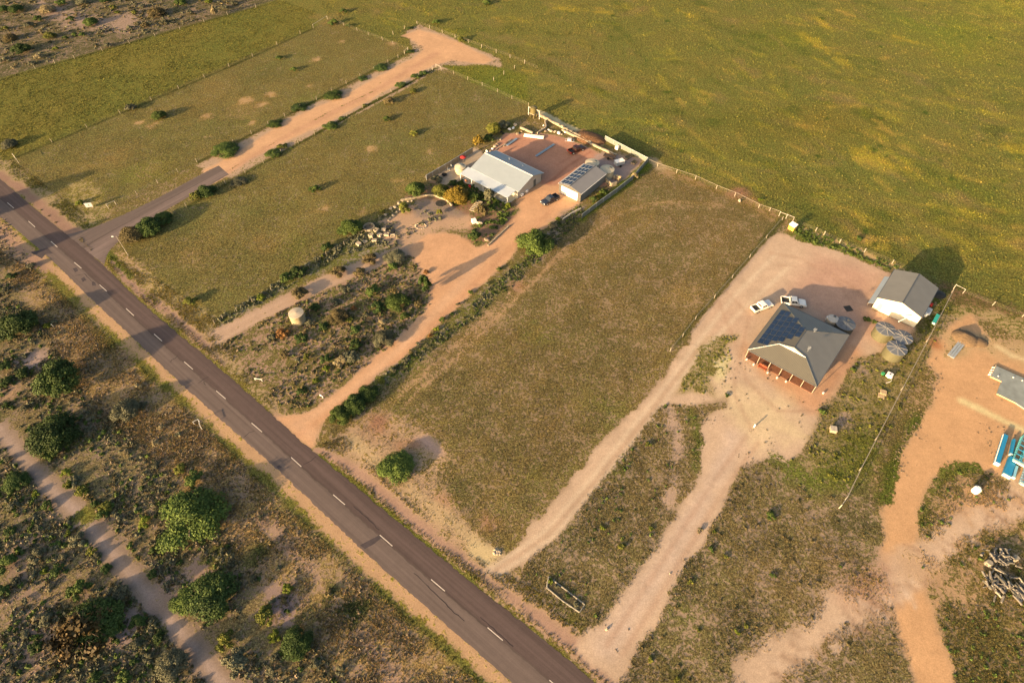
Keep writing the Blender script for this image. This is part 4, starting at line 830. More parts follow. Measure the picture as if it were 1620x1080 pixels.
# slab
sp=[(1576.3,578.5),(1660,616),(1642,660),(1607.4,637),(1577,622.2),(1584.4,603),(1566.7,594.8)]
c=G(1600,607); t=thing('house_slab','L-shaped grey concrete house slab on the building site','concrete slab',(c[0],c[1],0))
s=MB(); s.slab([tuple(G(a,b_,.3)-np.array([c[0],c[1],0])) for a,b_ in sp][::-1],.28); s.build('slab',mat('fresh_concrete',(.20,.23,.23),.8,var=.18,scale=.7),t)
for a,b_ in ((sp[3],sp[4]),(sp[5],sp[6]),((1566,596),(1575,577))):
    p,q=G(*a,.2)-c,G(*b_,.2)-c; d=(q-p)[:2]; d/=np.hypot(*d); n_=np.array([d[1],-d[0]]); 
    if n_@np.array([.3,1])>0 : n_=-n_
    o_=n_*.12; s=MB(); s.tube((p[0]+o_[0],p[1]+o_[1],.2),(q[0]+o_[0],q[1]+o_[1],.2),.13,4); s.build('formwork_board',pale_t,t)
for x,y in ((1573,582),(1571,586),(1569,590),(1567,593)): p=G(x-2,y)-c; s=MB(); s.box(p[0]-.25,p[0]+.25,p[1]-.1,p[1]+.1,0,.3); s.build('starter_block',white,t)
for x,y in ((1603,597),(1579,595),(1617,602)): p=G(x,y,.3)-c; s=MB(); s.cyl(p[0],p[1],.3,.5,.09,8); s.build('pipe_stub',white,t)
# heaps
def heap(name,px,r,hh,m,label,cat,sx=1,seed=1,group=None,rz=0):
    n=28; s=MB(); rg=np.random.default_rng(seed)
    P=rg.random((8,2))*2-1; A_=rg.random(8)
    vs=[]; 
    for j in range(n+1):
        for i in range(n+1):
            x=(i/n*2-1)*1.1; y=(j/n*2-1)*1.1; d=math.hypot(x,y); z=max(0,1-d*d)**.8+sum(A_[k]*.25*math.exp(-((x-P[k,0])**2+(y-P[k,1])**2)*10) for k in range(8))*max(0,1-d); z*=hh*.8; vs.append((x*r*sx,y*r,z-.03 if d>.98 else z+rg.random()*.06*hh))
    fs=[(j*(n+1)+i,j*(n+1)+i+1,(j+1)*(n+1)+i+1,(j+1)*(n+1)+i) for j in range(n) for i in range(n)]
    s.add(vs,fs); p=G(*px); o=s.build(name,m,loc=(p[0],p[1],0),rz=rz); return tag(o,label,cat,group)
heap('soil_heap',(1527,535),2.4,1.15,mat('sandy_soil',D(206,156,108,.42),.95,var=.15,scale=1,bump=.6),'tall heap of sandy soil with a dark shaded side on the building site','soil heap',1.1,3,rz=-.5)
heap('soil_heap',(1549,541),1.5,.6,MATS['sandy_soil'],'smaller pale soil mound right of the tall heap','soil heap',1.2,5)
heap('brush_heap',(933,219),3.2,1.3,mat('dry_brush',D(128,84,52),.95,var=.5,scale=3,bump=.9),'brown heap of dead brush against the rear limestone wall','brush heap',1.5,8,rz=-.5)
# stones
def rock_mesh(seed):
    rg=np.random.default_rng(seed); s=MB(); n=10; m_=6; vs=[]
    for j in range(m_+1):
        th=math.pi*j/m_
        for i in range(n): ph=2*math.pi*i/n; r=1+rg.uniform(-.18,.18); vs.append((r*math.sin(th)*math.cos(ph),r*math.sin(th)*math.sin(ph)*.8,max(-.3,r*math.cos(th))*.65))
    s.add(vs,[(j*n+i,(j+1)*n+i,(j+1)*n+(i+1)%n,j*n+(i+1)%n) for j in range(m_) for i in range(n)]); return s
stonem=mat('pale_stone',(.38,.32,.24),.9,var=.25,scale=2,bump=.5); stoned=mat('brown_stone',(.22,.17,.12),.9,var=.3,scale=2,bump=.5)
rocks=[]
for k in range(3):
    me=rock_mesh(k); o=me.build('stone',stonem); rocks.append(o.data); bpy.data.objects.remove(o)
def stone(px,r,label,group=None,m=None,z=0,name='stone'):
    o=bpy.data.objects.new(name,random.choice(rocks)); col.objects.link(o); p=G(*px); o.location=(p[0],p[1],z+r*.15); o.rotation_euler=(0,0,random.uniform(0,6)); o.scale=(r,r*random.uniform(.7,1.1),r*random.uniform(.7,1.1))
    o.material_slots[0].link='OBJECT'; o.material_slots[0].material=m or stonem; return tag(o,label,'stone',group)
for (x,y) in ((618,345),(622,341),(628,336),(633,331),(615,349),(640,322),(646,319),(631,322),(637,318),(652,318),(618,330),(625,328),(610,340)): stone((x,y),random.uniform(.25,.5),'loose pale rock in the line beside the curved retaining wall','loose rocks beside the curved wall')
for i in range(14): a=i*.45; c=G(666,358); q=(c[0]+1.35*math.cos(a),c[1]+1.0*math.sin(a)); o=stone((666,358),random.uniform(.16,.28),'small white stone in the ring of stones below the round black cover','ring of small stones'); o.location.x,o.location.y=q
stone((759,354),.9,'tall cream boulder beside the white box in the front garden'); stone((770,380),.75,'rounded grey-brown boulder at the corner of the front garden',m=stoned)
for i in range(12): stone((788+random.uniform(-6,6),873+random.uniform(-4,4)),random.uniform(.15,.35),'white rock in the small heap at the gravel driveway entrance','heap of white rocks by the driveway')
stone((1170,318),.6,'pale boulder at the rear fence of the big mown block'); stone((960,995),.3,'small white rock on the edge of the lower pale track'); stone((1060,907),.2,'tiny white rock midway along the lower pale track')
for x,y in ((825,209),(819,212),(812,203),(806,205),(815,198),(783,232),(779,236),(787,229),(776,240),(770,240),(792,221),(858,205),(863,208),(868,206),(872,208),(878,209),(884,211),(889,213),(895,209),(860,199)):
    stone((x,y),random.uniform(.35,.7),'rough stone dumped along the edge of the red gravel yard','stones around the red gravel yard',random.choice([stonem,stoned,white]))
# stone edged flower bed
E_=[(868,912),(897,934),(925,956),(917,968),(890,950),(865,929)]
c=G(893,938); t=thing('garden_bed','narrow garden bed edged with white stones beside the road','garden bed',(c[0],c[1],0))
s=MB()
for a,b_ in zip(E_,E_[1:]+E_[:1]):
    p,q=G(*a)-c,G(*b_)-c; n=max(2,int(np.hypot(*(q-p)[:2])/.5)); s=MB()
    for k in range(n):
        u=p+(q-p)*k/n; v=p+(q-p)*(k+1.02)/n; w2=random.uniform(.09,.14); h2=random.uniform(.09,.18); d=(v-u)[:2]; d/=np.hypot(*d); nr=np.array([-d[1],d[0]])*w2
        s.add([(*(u[:2]-nr),0),(*(v[:2]-nr),0),(*(v[:2]+nr),0),(*(u[:2]+nr),0),(*(u[:2]-nr*.6),h2),(*(v[:2]-nr*.6),h2),(*(v[:2]+nr*.6),h2),(*(u[:2]+nr*.6),h2)],[(4,5,6,7),(0,1,5,4),(1,2,6,5),(2,3,7,6),(3,0,4,7)])
    s.build('stone_edging',mat('edging_stone',(.22,.21,.18),.9,var=.2,scale=3),t)
s=MB(); s.add([tuple((G(a,b_)-c)[:2])+(.03,) for a,b_ in E_][::-1],[tuple(range(6))]); s.build('soil',mat('bed_soil',D(110,90,60),.95,var=.3,scale=3),t)
# open concrete ring, cover disc, stacks of blocks
p=P3(584,360,.3); t=thing('trough_ring','open round concrete tank ring beside the service track','tank ring',p); s=MB(); n=30
s.cyl(0,0,0,.75,1.4,n,cap=False); s.add([(1.4*math.cos(6.2832*i/n),1.4*math.sin(6.2832*i/n),.75) for i in range(n)]+[(1.22*math.cos(6.2832*i/n),1.22*math.sin(6.2832*i/n),.75) for i in range(n)],[(i,(i+1)%n,(i+1)%n+n,i+n) for i in range(n)])
s.add([(1.22*math.cos(6.2832*i/n),1.22*math.sin(6.2832*i/n),.75) for i in range(n)]+[(1.22*math.cos(6.2832*i/n),1.22*math.sin(6.2832*i/n),.1) for i in range(n)],[(i,(i+1)%n,(i+1)%n+n,i+n) for i in range(n)]); s.build('ring_wall',lime,t)
s=MB(); s.cyl(0,0,.08,.2,1.215,n); s.build('contents',stoned,t)
s=MB(); s.cyl(0,0,0,.12,1.3,30); s.cyl(0,0,.12,.18,.25,12); o=s.build('round_cover',mat('black_cover',(.03,.032,.03),.8,var=.2),loc=P3(697,322,0)); tag(o,'round black cover lying flat in front of the golden bush','cover')
labs=['white','large','second large','tilted','small','pale','rough']
def blockstack(px,nx,ny,nz,label,rz):
    p=G(*px); t=thing('block_stack',label,'block stack',(p[0],p[1],0),rz,'stacks of limestone blocks beside the service track')
    s=MB(); 
    for k in range(3): s.box(-.6,.6,-.5+k*.45,-.4+k*.45,0,.1)
    s.build('pallet',timber,t); s=MB()
    for i in range(nx):
        for j in range(ny):
            for k in range(nz):
                if k==nz-1 and random.random()<.3: continue
                a,b_,q=-.6+i*1.2/nx,-.5+j*1.0/ny,.102+k*.22; s.box(a+.01,a+1.2/nx-.02,b_+.01,b_+1.0/ny-.02,q,q+.21)
    s.build('blocks',lime if nz>2 else stonem,t)
for q in (((568,387),2,2,2,'lowest left pale block stack set apart beside the service track'),((577,383),2,3,1,'thin layer of blocks between the lone stack and the tall one'),((588,375),3,3,4,'tallest block stack directly below the concrete ring'),((593,381),2,3,2,'low block stack in front of the tallest one'),((601,373),3,3,2,'block stack second to the right of the tallest one'),((596,366),3,3,3,'block stack touching the right rim of the concrete ring'),((612,372),2,3,2,'block stack with uneven top second from the right end'),((621,373),2,2,1,'rightmost small block stack of the row'),((607,365),2,2,2,'block stack at the back near the dark pots')): blockstack(q[0],q[1],q[2],q[3],q[4],random.uniform(-.8,.3))
for px,l in (((615,361),'black round pot behind the block stacks'),((622,367),'dark green round pot behind the rightmost block stack')): s=MB(); s.cyl(0,0,0,.6,.45,16,.6); o=s.build('plant_pot',blk,loc=P3(*px,0)); tag(o,l,'pot')
# garden steps
c,ang,L_=along((747,334),(760,319)); t=thing('garden_steps','pale garden steps climbing to the lawn of the pale grey house','steps',(c[0],c[1],0),ang)
for k in range(7): s=MB(); x=-L_/2+k*L_/7; s.box(x,x+L_/7*.6,-.9,.9,0,.15+k*.05); s.build('tread',lime,t)
s=MB(); p=G(750,352); s.box(-.55,.55,-.5,.5,0,1.0); o=s.build('white_box',white,bevel=.05,loc=(p[0],p[1],0),rz=.4); o.name='storage_box'; tag(o,'white square box at the lower edge of the front garden','box')
p=G(703,278); t=thing('fire_pit','black round fire pit on the paving left of the verandah','fire pit',(p[0],p[1],0)); s=MB(); s.cyl(0,0,.15,.45,.45,18,.75,cap=False); s.cyl(0,0,.12,.16,.45,18); s.build('bowl',rubber,t)
for a in (0,2.1,4.2): s=MB(); s.tube((.4*math.cos(a),.4*math.sin(a),.2),(.65*math.cos(a),.65*math.sin(a),0),.04,5); s.build('leg',rubber,t)
def chair(px,m,label,z=0):
    p=G(*px,z+.3); t=thing('garden_chair',label,'chair',(p[0],p[1],z),random.uniform(0,6)); s=MB(); s.box(-.28,.28,-.28,.28,.40,.46); s.build('seat',m,t); s=MB(); s.box(-.28,.28,.24,.30,.461,.95); s.build('backrest',m,t)
    for a in (-.24,.24):
        for b_ in (-.24,.24): s=MB(); s.box(a-.03,a+.03,b_-.03,b_+.03,0,.399); s.build('leg',m,t)
chair((738,287),mat('orange_fabric',(.5,.2,.1),.8),'orange chair under the left half of the white verandah roof',.07)
chair((743,296),mat('red_fabric',(.4,.03,.03),.8),'red chair on the lawn edge in front of the verandah')
chair((715,263),mat('grey_fabric',(.3,.33,.33),.8),'grey chair on the paving between tan fence and fire pit'); chair((710,268),MATS['grey_fabric'],'grey chair closest to the black fire pit')
p=G(733,256); t=thing('garden_umbrella','small red umbrella beside the tan fence','umbrella',(p[0],p[1],0)); s=MB(); s.cyl(0,0,1.5,1.8,.9,8,.05); s.build('canopy',MATS['red_fabric'],t); s=MB(); s.tube((0,0,0),(0,0,1.55),.03,6); s.build('pole',timber,t)
# house 2 surrounds
for i,(x,y) in enumerate(((1181,569),(1192,577),(1214,590),(1229,598),(1243,604),(1302,622))):
    o_=['first','second','third','fourth','fifth','last'][i]; s=MB(); s.cyl(0,0,0,.3,.15,12,.2); s.cyl(0,0,.3,.33,.21,12,.21); o=s.build('plant_pot',trim,loc=P3(x,y,0)); tag(o,f'{o_} white pot counting from the left corner of the red verandah','pot')
c,ang,L_=along((1198,579),(1212,587)); t=thing('garden_bench','red-brown bench standing in front of the verandah posts','bench',(c[0],c[1],0),ang); bm_=mat('red_timber',(.26,.07,.035),.7,var=.2)
s=MB(); [s.box(-.85,.85,-.3+k*.15,-.18+k*.15,.42,.46) for k in range(4)]; s.build('seat',bm_,t); s=MB(); s.box(-.85,.85,.3,.34,.47,.62); s.box(-.85,.85,.3,.34,.7,.85); s.build('backrest',bm_,t)
for x in (-.75,.75): s=MB(); s.box(x-.05,x+.05,-.3,.36,0,.419); s.build('leg',bm_,t)
s=MB(); s.box(-.8,.8,-.8,.8,0,.05); o=s.build('rubber_mat',mat('black_mat',(.035,.035,.035),.9,var=.2),loc=P3(1342,488,0),rz=.2); tag(o,'square black mat lying on the gravel between dark house and cream shed','mat')
s=MB(); s.box(-.35,.35,-.3,.3,0,.9); o=s.build('pump_box',white,loc=P3(1308,506,0),rz=RZ,bevel=.04); tag(o,'small white box on the left of the light grey water tank','box')
yel=mat('yellow_paint',(.62,.42,.06),.6,var=.12); p=G(1252,363); t=thing('storage_cabinet','yellow steel cabinet with a white lid in the rear fence corner','cabinet',(p[0],p[1],0),RZ-.2)
s=MB(); s.box(-.75,.75,-.55,.55,.1,1.35); s.build('body',yel,t,bevel=.03); s=MB(); s.slab([(-.85,-.65,1.42),(.85,-.65,1.42),(.85,.65,1.75),(-.85,.65,1.75)],.07); s.build('lid',white,t)
for x in (-.6,.6): s=MB(); s.box(x-.07,x+.07,-.5,.5,0,.099); s.build('skid',timber,t)
def pallet(px,rz,label,n=1):
    p=G(*px); t=thing('timber_pallet',label,'pallet',(p[0],p[1],0),rz)
    for k in range(n):
        z=k*.15; s=MB(); [s.box(-.6,.6,-.55+i*.5,-.45+i*.5,z,z+.09) for i in range(3)]; s.build('bearer',pale_t,t); s=MB(); [s.box(-.6+i*.2,-.44+i*.2,-.55,.55,z+.091,z+.115) for i in range(6)]; s.build('deck_boards',pale_t,t)
pallet((1397,621),-.5,'pale timber pallet lying in the grass below the khaki tanks, the upper of two',2); pallet((1394,626),-.5,'pale timber pallet partly under another in the grass, the lower of two')
p=G(1317,681); t=thing('timber_crate','weathered square timber crate standing in the grass below the dark house','crate',(p[0],p[1],0),-.25); s=MB(); s.box(-.55,.55,-.55,.55,.0,.75); s.build('box',timber,t); s=MB(); [s.box(-.6+i*.24,-.4+i*.24,-.6,.6,.751,.79) for i in range(5)]; s.build('lid',mat('bleached_board',(.4,.36,.30),.8,var=.15),t)
p=G(1406,595); t=thing('stock_trough','white square plastic tub in the grass below the khaki tanks','tub',(p[0],p[1],0),-.7); s=MB(); s.box(-.55,.55,-.55,.55,0,.7,tx=1.05,ty=1.05); s.build('tub',white,t,bevel=.05); s=MB(); s.box(-.1,.1,-.1,.1,.7,.78); s.build('cap',blk,t)
s=MB(); s.cyl(0,0,0,.4,.28,14,.36); o=s.build('bucket',mat('green_plastic',(.05,.30,.12),.5),loc=P3(1396,592,0)); tag(o,'green bucket left of the white square tub','bucket')
s=MB(); pts=[G(1411,598),G(1410,602),G(1407,604.5),G(1402,605.5)]; [s.tube((*a[:2],.05),(*b_[:2],.05),.05,6) for a,b_ in zip(pts,pts[1:])]; o=s.build('hose',white); tag(o,'white hose curling around the white square tub','hose')
teal=mat('teal_plastic',(.03,.34,.30),.5); c,ang,L_=along((1475.5,513),(1483,499.5)); t=thing('water_trough','long teal trough leaning by the pale railed fence','trough',(c[0],c[1],0),ang); s=MB(); s.box(-L_/2,L_/2,-.3,.3,.1,.5,ty=1.2); s.build('trough',teal,t,bevel=.04); s=MB(); s.box(-L_/2-.08,-L_/2,-.3,.3,.1,.55); s.build('end',paleaq,t)
for x,y,hh,w_,d_,m,l,nm in ((1468,493,.35,1.1,2.2,mat('light_panel',(.4,.44,.48),.5),'stack of light grey panels beside the cream shed','panel_stack'),(1463,499,.6,.8,.8,white,'white bin at the front corner of the grey panels','bin'),(1472,484,.7,.6,.6,MATS['red_fabric'],'red plastic drum beside the cream shed','drum')):
    s=MB(); 
    if nm=='panel_stack': [s.box(-w_/2+random.uniform(-.05,.05),w_/2+random.uniform(-.05,.05),-d_/2,d_/2,k*.09,k*.09+.07) for k in range(4)]
    else: s.cyl(0,0,0,hh,w_/2,16,w_/2*.9); s.cyl(0,0,hh,hh+.08,w_/2*.95,16)
    o=s.build(nm,m,loc=P3(x,y,0),rz=RZ); tag(o,l,nm.split('_')[0])
heap('scrap_heap',(1485,466),1.3,.8,blk,'black heap of netting beside the cream shed rear corner','heap',1.2,11)
# trailers behind the solar shed
def trailer(px,rz,L_,W_,m,label,box_):
    p=G(*px); t=thing('trailer',label,'trailer',(p[0],p[1],0),rz); s=MB(); s.box(-L_/2,L_/2,-W_/2,W_/2,.55,.68); s.build('deck',m,t); s=MB(); s.tube((L_/2,0,.6),(L_/2+1.1,0,.5),.05,6); s.build('drawbar',darktrim,t)
    for sy in (-1,1): s=MB(); s.tube((0,sy*(W_/2+.02),.32),(0,sy*(W_/2+.2),.32),.32,16); s.build('wheel',rubber,t)
    s=MB(); hh=box_; s.box(-L_/2,L_/2,-W_/2,-W_/2+.05,.681,.68+hh); s.box(-L_/2,L_/2,W_/2-.05,W_/2,.681,.68+hh); s.box(-L_/2,-L_/2+.05,-W_/2+.051,W_/2-.051,.681,.68+hh); s.build('sides',m,t)
    if box_>.7: s=MB(); s.box(-L_/2,L_/2,-W_/2,W_/2,.69+hh,.74+hh); s.build('lid',white,t)
trailer((979,262),.45,2.6,1.5,steel,'grey box trailer parked behind the cream water tanks',.9); trailer((964,250),-.5,3.2,1.7,mat('rusty_brown',(.14,.09,.06),.9,var=.3),'rusty brown flat trailer beside the yard edge',.15)
c,ang,_=along((896,223),(906,224)); t=thing('scrap_rack','silver scrap frame near the back of the red gravel yard','frame',(c[0],c[1],0),ang)
for y in (-.6,.6): s=MB(); s.tube((-1.3,y,.3),(1.3,y,.3),.05,6); s.build('side_rail',steel,t)
for x in (-1.2,0,1.2): s=MB(); s.tube((x,-.6,.3),(x,.6,.3),.05,6); s.build('cross_rail',steel,t)
s=MB(); s.box(-.6,.5,-.5,.4,.36,.8); s.build('tool_box',trim,t)
for px,l,w_ in (((994,249),'brown raised planter bed beside the grey-green sheet fence',2.6),((1003,258),'smaller raised planter bed in the sheet fence corner',1.6)):
    p=G(*px); t=thing('raised_bed',l,'planter',(p[0],p[1],0),RZ+math.pi/2); s=MB(); s.box(-w_/2,w_/2,-.6,.6,0,.45); s.build('frame',stoned,t); s=MB(); s.box(-w_/2+.08,w_/2-.08,-.52,.52,.451,.49); s.build('soil',MATS['bed_soil'],t)
s=MB(); s.box(-.45,.45,-.45,.45,0,1.0); o=s.build('water_box',white,loc=P3(976,236,0),rz=RZ,bevel=.05); tag(o,'white cube tank by the sheet fence behind the yard','tank')
p=G(976,283); t=thing('crate_stack','stack of weathered crates behind the cream block wall','crate',(p[0],p[1],0),RZ)
for i in range(3):
    for j in range(2): s=MB(); z=random.uniform(.6,1.1); s.box(-1.1+i*.72,-.45+i*.72,-.6+j*.65,.0+j*.65,0,z); s.build('crate',random.choice([timber,stoned,pale_t]),t)
# tyres and timbers along the yard edge
for k,(x,y) in enumerate(((796,212),(793,209))): s=MB(); s.cyl(0,0,0,.22,.36,16,cap=False); s.cyl(0,0,0,.22,.2,16,cap=False); s.add([(.36*math.cos(6.2832*i/16),.36*math.sin(6.2832*i/16),.22) for i in range(16)]+[(.2*math.cos(6.2832*i/16),.2*math.sin(6.2832*i/16),.22) for i in range(16)],[(i,(i+1)%16,(i+1)%16+16,i+16) for i in range(16)]); o=s.build('tyre',rubber,loc=P3(x,y,0)); tag(o,['old black tyre nearer the gravel at the yard edge','old black tyre nearer the fence at the yard edge'][k],'tyre')
for k,(a,b_) in enumerate((((797,232),(806,222)),((790,234),(800,228)),((782,240),(790,233)),((800,228),(808,222)))):
    c,ang,L_=along(a,b_); s=MB(); s.box(-L_/2,L_/2,-.12,.12,0,.22); o=s.build('timber_beam',timber,loc=(c[0],c[1],0),rz=ang); tag(o,'dark weathered timber beam lying left of the short blue-grey beam','beam','old timbers beside the short steel beam')
# log pile
logm=[mat('grey_log',(.15,.14,.125),.9,var=.35,scale=3,bump=.5),mat('pale_log',(.23,.21,.17),.9,var=.3,scale=3,bump=.5),mat('dark_log',(.08,.08,.07),.9,var=.3,scale=3,bump=.5)]
rg=random.Random(5)
for i in range(190):
    q=rg.random()
    if q<.42: cx,cy=rg.gauss(1580,10),rg.gauss(884,7); z=rg.uniform(.1,1.0)
    elif q<.8: cx,cy=rg.gauss(1578,11),rg.gauss(922,9); z=rg.uniform(.1,.8)
    else: cx,cy=rg.gauss(1612,5),rg.gauss(938,6); z=rg.uniform(.1,.5)
    L_=rg.uniform(.5,1.7); a=rg.uniform(0,6.28) if q<.8 else 1.9+rg.gauss(0,.2); ti=rg.uniform(-.25,.25); r=rg.uniform(.09,.22)
    dx,dy,dz=math.cos(a)*L_/2,math.sin(a)*L_/2,math.sin(ti)*L_/2; s=MB(); mid=(rg.uniform(-.08,.08),rg.uniform(-.08,.08),0)
    s.tube((-dx,-dy,-dz),mid,r,7,r*.9); s.tube(mid,(dx,dy,dz),r*.9,7,r*.75); p=G(cx,cy); o=s.build('log',logm[0 if rg.random()<.5 else rg.choice([1,2])],loc=(p[0],p[1],max(z,abs(dz)+r)))
    tag(o,'weathered log or root in the tangled firewood heap','log','logs of the firewood heap')
for px,r,l in (((1562,892),.55,'big pale sawn stump at the left edge of the firewood heap'),((1604,884),.5,'pale stump at the right of the firewood heap')): s=MB(); s.cyl(0,0,0,.8,r,14,r*.85); o=s.build('stump',logm[1],loc=P3(*px,0),smooth=False); tag(o,l,'stump')

# ------------------------------------------------------------------ foliage
LM={'U':leaf_mat('leaf_rust_olive',(.022,.018,.007),(.095,.062,.020)),'T':leaf_mat('leaf_dead_twig',(.10,.08,.055),(.24,.19,.13)),'D':leaf_mat('leaf_dark_green',(.014,.032,.008),(.066,.104,.024)),'G':leaf_mat('leaf_mid_green',(.024,.046,.010),(.098,.142,.028)),'Y':leaf_mat('leaf_yellow_green',(.05,.065,.012),(.16,.165,.028)),
'O':leaf_mat('leaf_olive_brown',(.055,.048,.022),(.15,.12,.052)),'S':leaf_mat('leaf_grey_green',(.055,.060,.036),(.155,.155,.095)),'L':leaf_mat('leaf_lime_green',(.05,.075,.008),(.155,.185,.022)),
'B':leaf_mat('leaf_golden',(.12,.09,.012),(.28,.20,.03)),'R':leaf_mat('leaf_orange_brown',(.11,.055,.02),(.24,.125,.04)),'P':leaf_mat('leaf_pale_straw',(.14,.115,.06),(.28,.24,.14))}
def leaf_geom(rg,P,Nn,size):
    n=len(P); t=np.cross(Nn,rg.normal(size=(n,3))); t/=np.linalg.norm(t,axis=1,keepdims=True)+1e-9; b_=np.cross(Nn,t)
    s=(size*rg.uniform(.6,1.4,n))[:,None]; a=t*s; c=b_*s*rg.uniform(.5,.9,n)[:,None]
    return np.stack([P-a-c*.6,P+a*.3-c,P+a+c*.5,P-a*.4+c],1).reshape(-1,3)
def quad_mesh(name,V,lv,mat_):
    n=len(V)//4; me=bpy.data.meshes.new(name); me.vertices.add(len(V)); me.vertices.foreach_set('co',V.astype(np.float32).ravel()); me.loops.add(4*n); me.loops.foreach_set('vertex_index',np.arange(4*n)); me.polygons.add(n); me.polygons.foreach_set('loop_start',np.arange(n)*4); me.polygons.foreach_set('loop_total',np.full(n,4)); me.update(calc_edges=True)
    if lv is not None:
        at=me.attributes.new('lv','FLOAT','FACE'); at.data.foreach_set('value',lv.astype(np.float32))
    me.materials.append(mat_); return me
def crown_points(rg,n,lobes,flat=.85,inner=.35,jag=.12):
    # unit-radius crown, base on z=0, made of many rounded lobes
    k=lobes; C=[]; 
    for i in range(k):
        a=2*math.pi*(i*.618+rg.random()*.3); rr=math.sqrt((i+.3)/k)*.78; z=(1-rr**1.6)*.62*rg.uniform(.7,1.15)+.06; C.append((rr*math.cos(a),rr*math.sin(a),z,rg.uniform(.15,.30)*(1.25-.3*rr)))
    C=np.array(C); wt=C[:,3]**2; idx=rg.choice(k,n,p=wt/wt.sum()); d=rg.normal(size=(n,3)); d/=np.linalg.norm(d,axis=1,keepdims=True); d[:,2]=np.abs(d[:,2])*.9+d[:,2]*.1
    rad=C[idx,3]*np.where(rg.random(n)<inner,rg.uniform(.3,.9,n),1+rg.normal(0,jag,n)); P=C[idx,:3]+d*rad[:,None]; P[:,2]=np.maximum(P[:,2],.02)
    Nn=d+rg.normal(0,.45,(n,3)); Nn/=np.linalg.norm(Nn,axis=1,keepdims=True); lv=np.clip(rg.beta(1.6,1.8,n)*.6+(rg.random(k)[idx])*.55-.1,0,1)
    return P,Nn,lv
PLANT={}
def plant_meshes(cls,nvar,n,lobes,size,seed,**kw):
    out=[]
    for v in range(nvar):
        rg=np.random.default_rng(seed+v); P,Nn,lv=crown_points(rg,n,lobes+v,**kw); out.append(quad_mesh(cls,leaf_geom(rg,P,Nn,size),lv,LM['D']))
    PLANT[cls]=out
plant_meshes('big',5,15000,34,.030,10); plant_meshes('mid',5,2600,12,.062,30); plant_meshes('small',6,260,4,.19,50,inner=.2,jag=.22); plant_meshes('wisp',4,900,11,.06,70,inner=.6,jag=.35)
CN={'D':'dark green','G':'mid green','Y':'yellow-green','O':'olive-brown','S':'grey-green','L':'lime green','B':'golden','R':'orange-brown','P':'pale straw'}
ORD=['first','second','third','fourth','fifth','sixth','seventh','eighth','ninth','tenth','eleventh','twelfth','thirteenth','fourteenth','fifteenth','sixteenth','seventeenth','eighteenth','nineteenth','twentieth','twenty-first','twenty-second','twenty-third','twenty-fourth','twenty-fifth','twenty-sixth','twenty-seventh','twenty-eighth','twenty-ninth','thirtieth','thirty-first','thirty-second','thirty-third','thirty-fourth','thirty-fifth','thirty-sixth','thirty-seventh','thirty-eighth','thirty-ninth','fortieth']+['%d-th'%i for i in range(41,160)]
barkm=mat('bark',(.16,.12,.08),.9,var=.3,scale=4)
def stems_mesh(seed):
    rg=random.Random(seed); s=MB()
    for i in range(7):
        a=i*.9+rg.random()*.4; q=(.35*math.cos(a),.35*math.sin(a),.38+rg.random()*.2); s.tube((0,0,0),q,.03,5,.018); 
        for k in range(2): b_=a+rg.uniform(-.7,.7); s.tube(q,(q[0]+.3*math.cos(b_),q[1]+.3*math.sin(b_),q[2]+.12),.016,4,.006)
    o=s.build('stems',barkm); me=o.data; bpy.data.objects.remove(o); return me
STEM=[stems_mesh(i) for i in range(3)]
placed=[]
TW=wpts(TRK)
def clear_track(p,r):
    # nudge a bush that would stand in the wheel tracks to the verge it is nearer to
    for _ in range(3):
        best=None
        for a,b_ in zip(TW,TW[1:]):
            e=b_-a; t=min(1,max(0,((p[0]-a[0])*e[0]+(p[1]-a[1])*e[1])/(e@e))); q=a+e*t; d=math.hypot(p[0]-q[0],p[1]-q[1])
            if best is None or d<best[0]: best=(d,q)
        d,q=best; need=1.1+r*.8
        if d<need and d>.01: p[0]=q[0]+(p[0]-q[0])*need/d; p[1]=q[1]+(p[1]-q[1])*need/d
def plant(cx,cy,wpx,ty,hf=.62,name='shrub',cls=None,aspect=1.0,rz=None,lab=None,group=None,cat='shrub',stems=True,xy=None):
    hf=hf*.66 if hf<=.82 else hf*.88; r=wpx*mpp(cx,cy)/2; hh=2*r*hf
    p=G(cx,cy,hh*.38) if xy is None else np.array([*xy,0.])
    c=cls or ('big' if r>2.2 else 'mid' if r>.8 else 'small'); me=random.choice(PLANT[c]); clear_track(p,r); rz=random.uniform(0,6.28) if rz is None else rz
    sc=(r*1.02,r*1.02*aspect,hh*1.05/.95)
    if r>1.5 and stems:
        t=thing(name,'','',(p[0],p[1],0),rz,group); t.scale=sc; f=bpy.data.objects.new('foliage',me); col.objects.link(f); f.parent=t
        st=bpy.data.objects.new('stems',random.choice(STEM)); col.objects.link(st); st.parent=t
    else:
        t=bpy.data.objects.new(name,me); f=t; col.objects.link(t); t.location=(p[0],p[1],0); t.rotation_euler=(0,0,rz); t.scale=sc
        if group: t['group']=group
    f.material_slots[0].link='OBJECT'; f.material_slots[0].material=LM[ty]; t['category']=cat
    placed.append((p[0],p[1],r)); 
    if lab: t['label']=lab
    return t
def size_word(w): return 'huge' if w>80 else 'large' if w>38 else 'medium' if w>21 else 'small' if w>11 else 'tiny'
def row(items,phrase,key,group,kind='shrub',hf=.56):
    items=sorted(items,key=key)
    for i,it in enumerate(items):
        x,y,w_,ty=it[:4]; h_=it[4] if len(it)>4 else hf
        plant(x,y,w_,ty,h_,name=kind.split()[-1],group=group,lab=f'{size_word(w_)} {CN[ty]} {kind}, {ORD[i]} {phrase}',cat=kind.split()[-1])
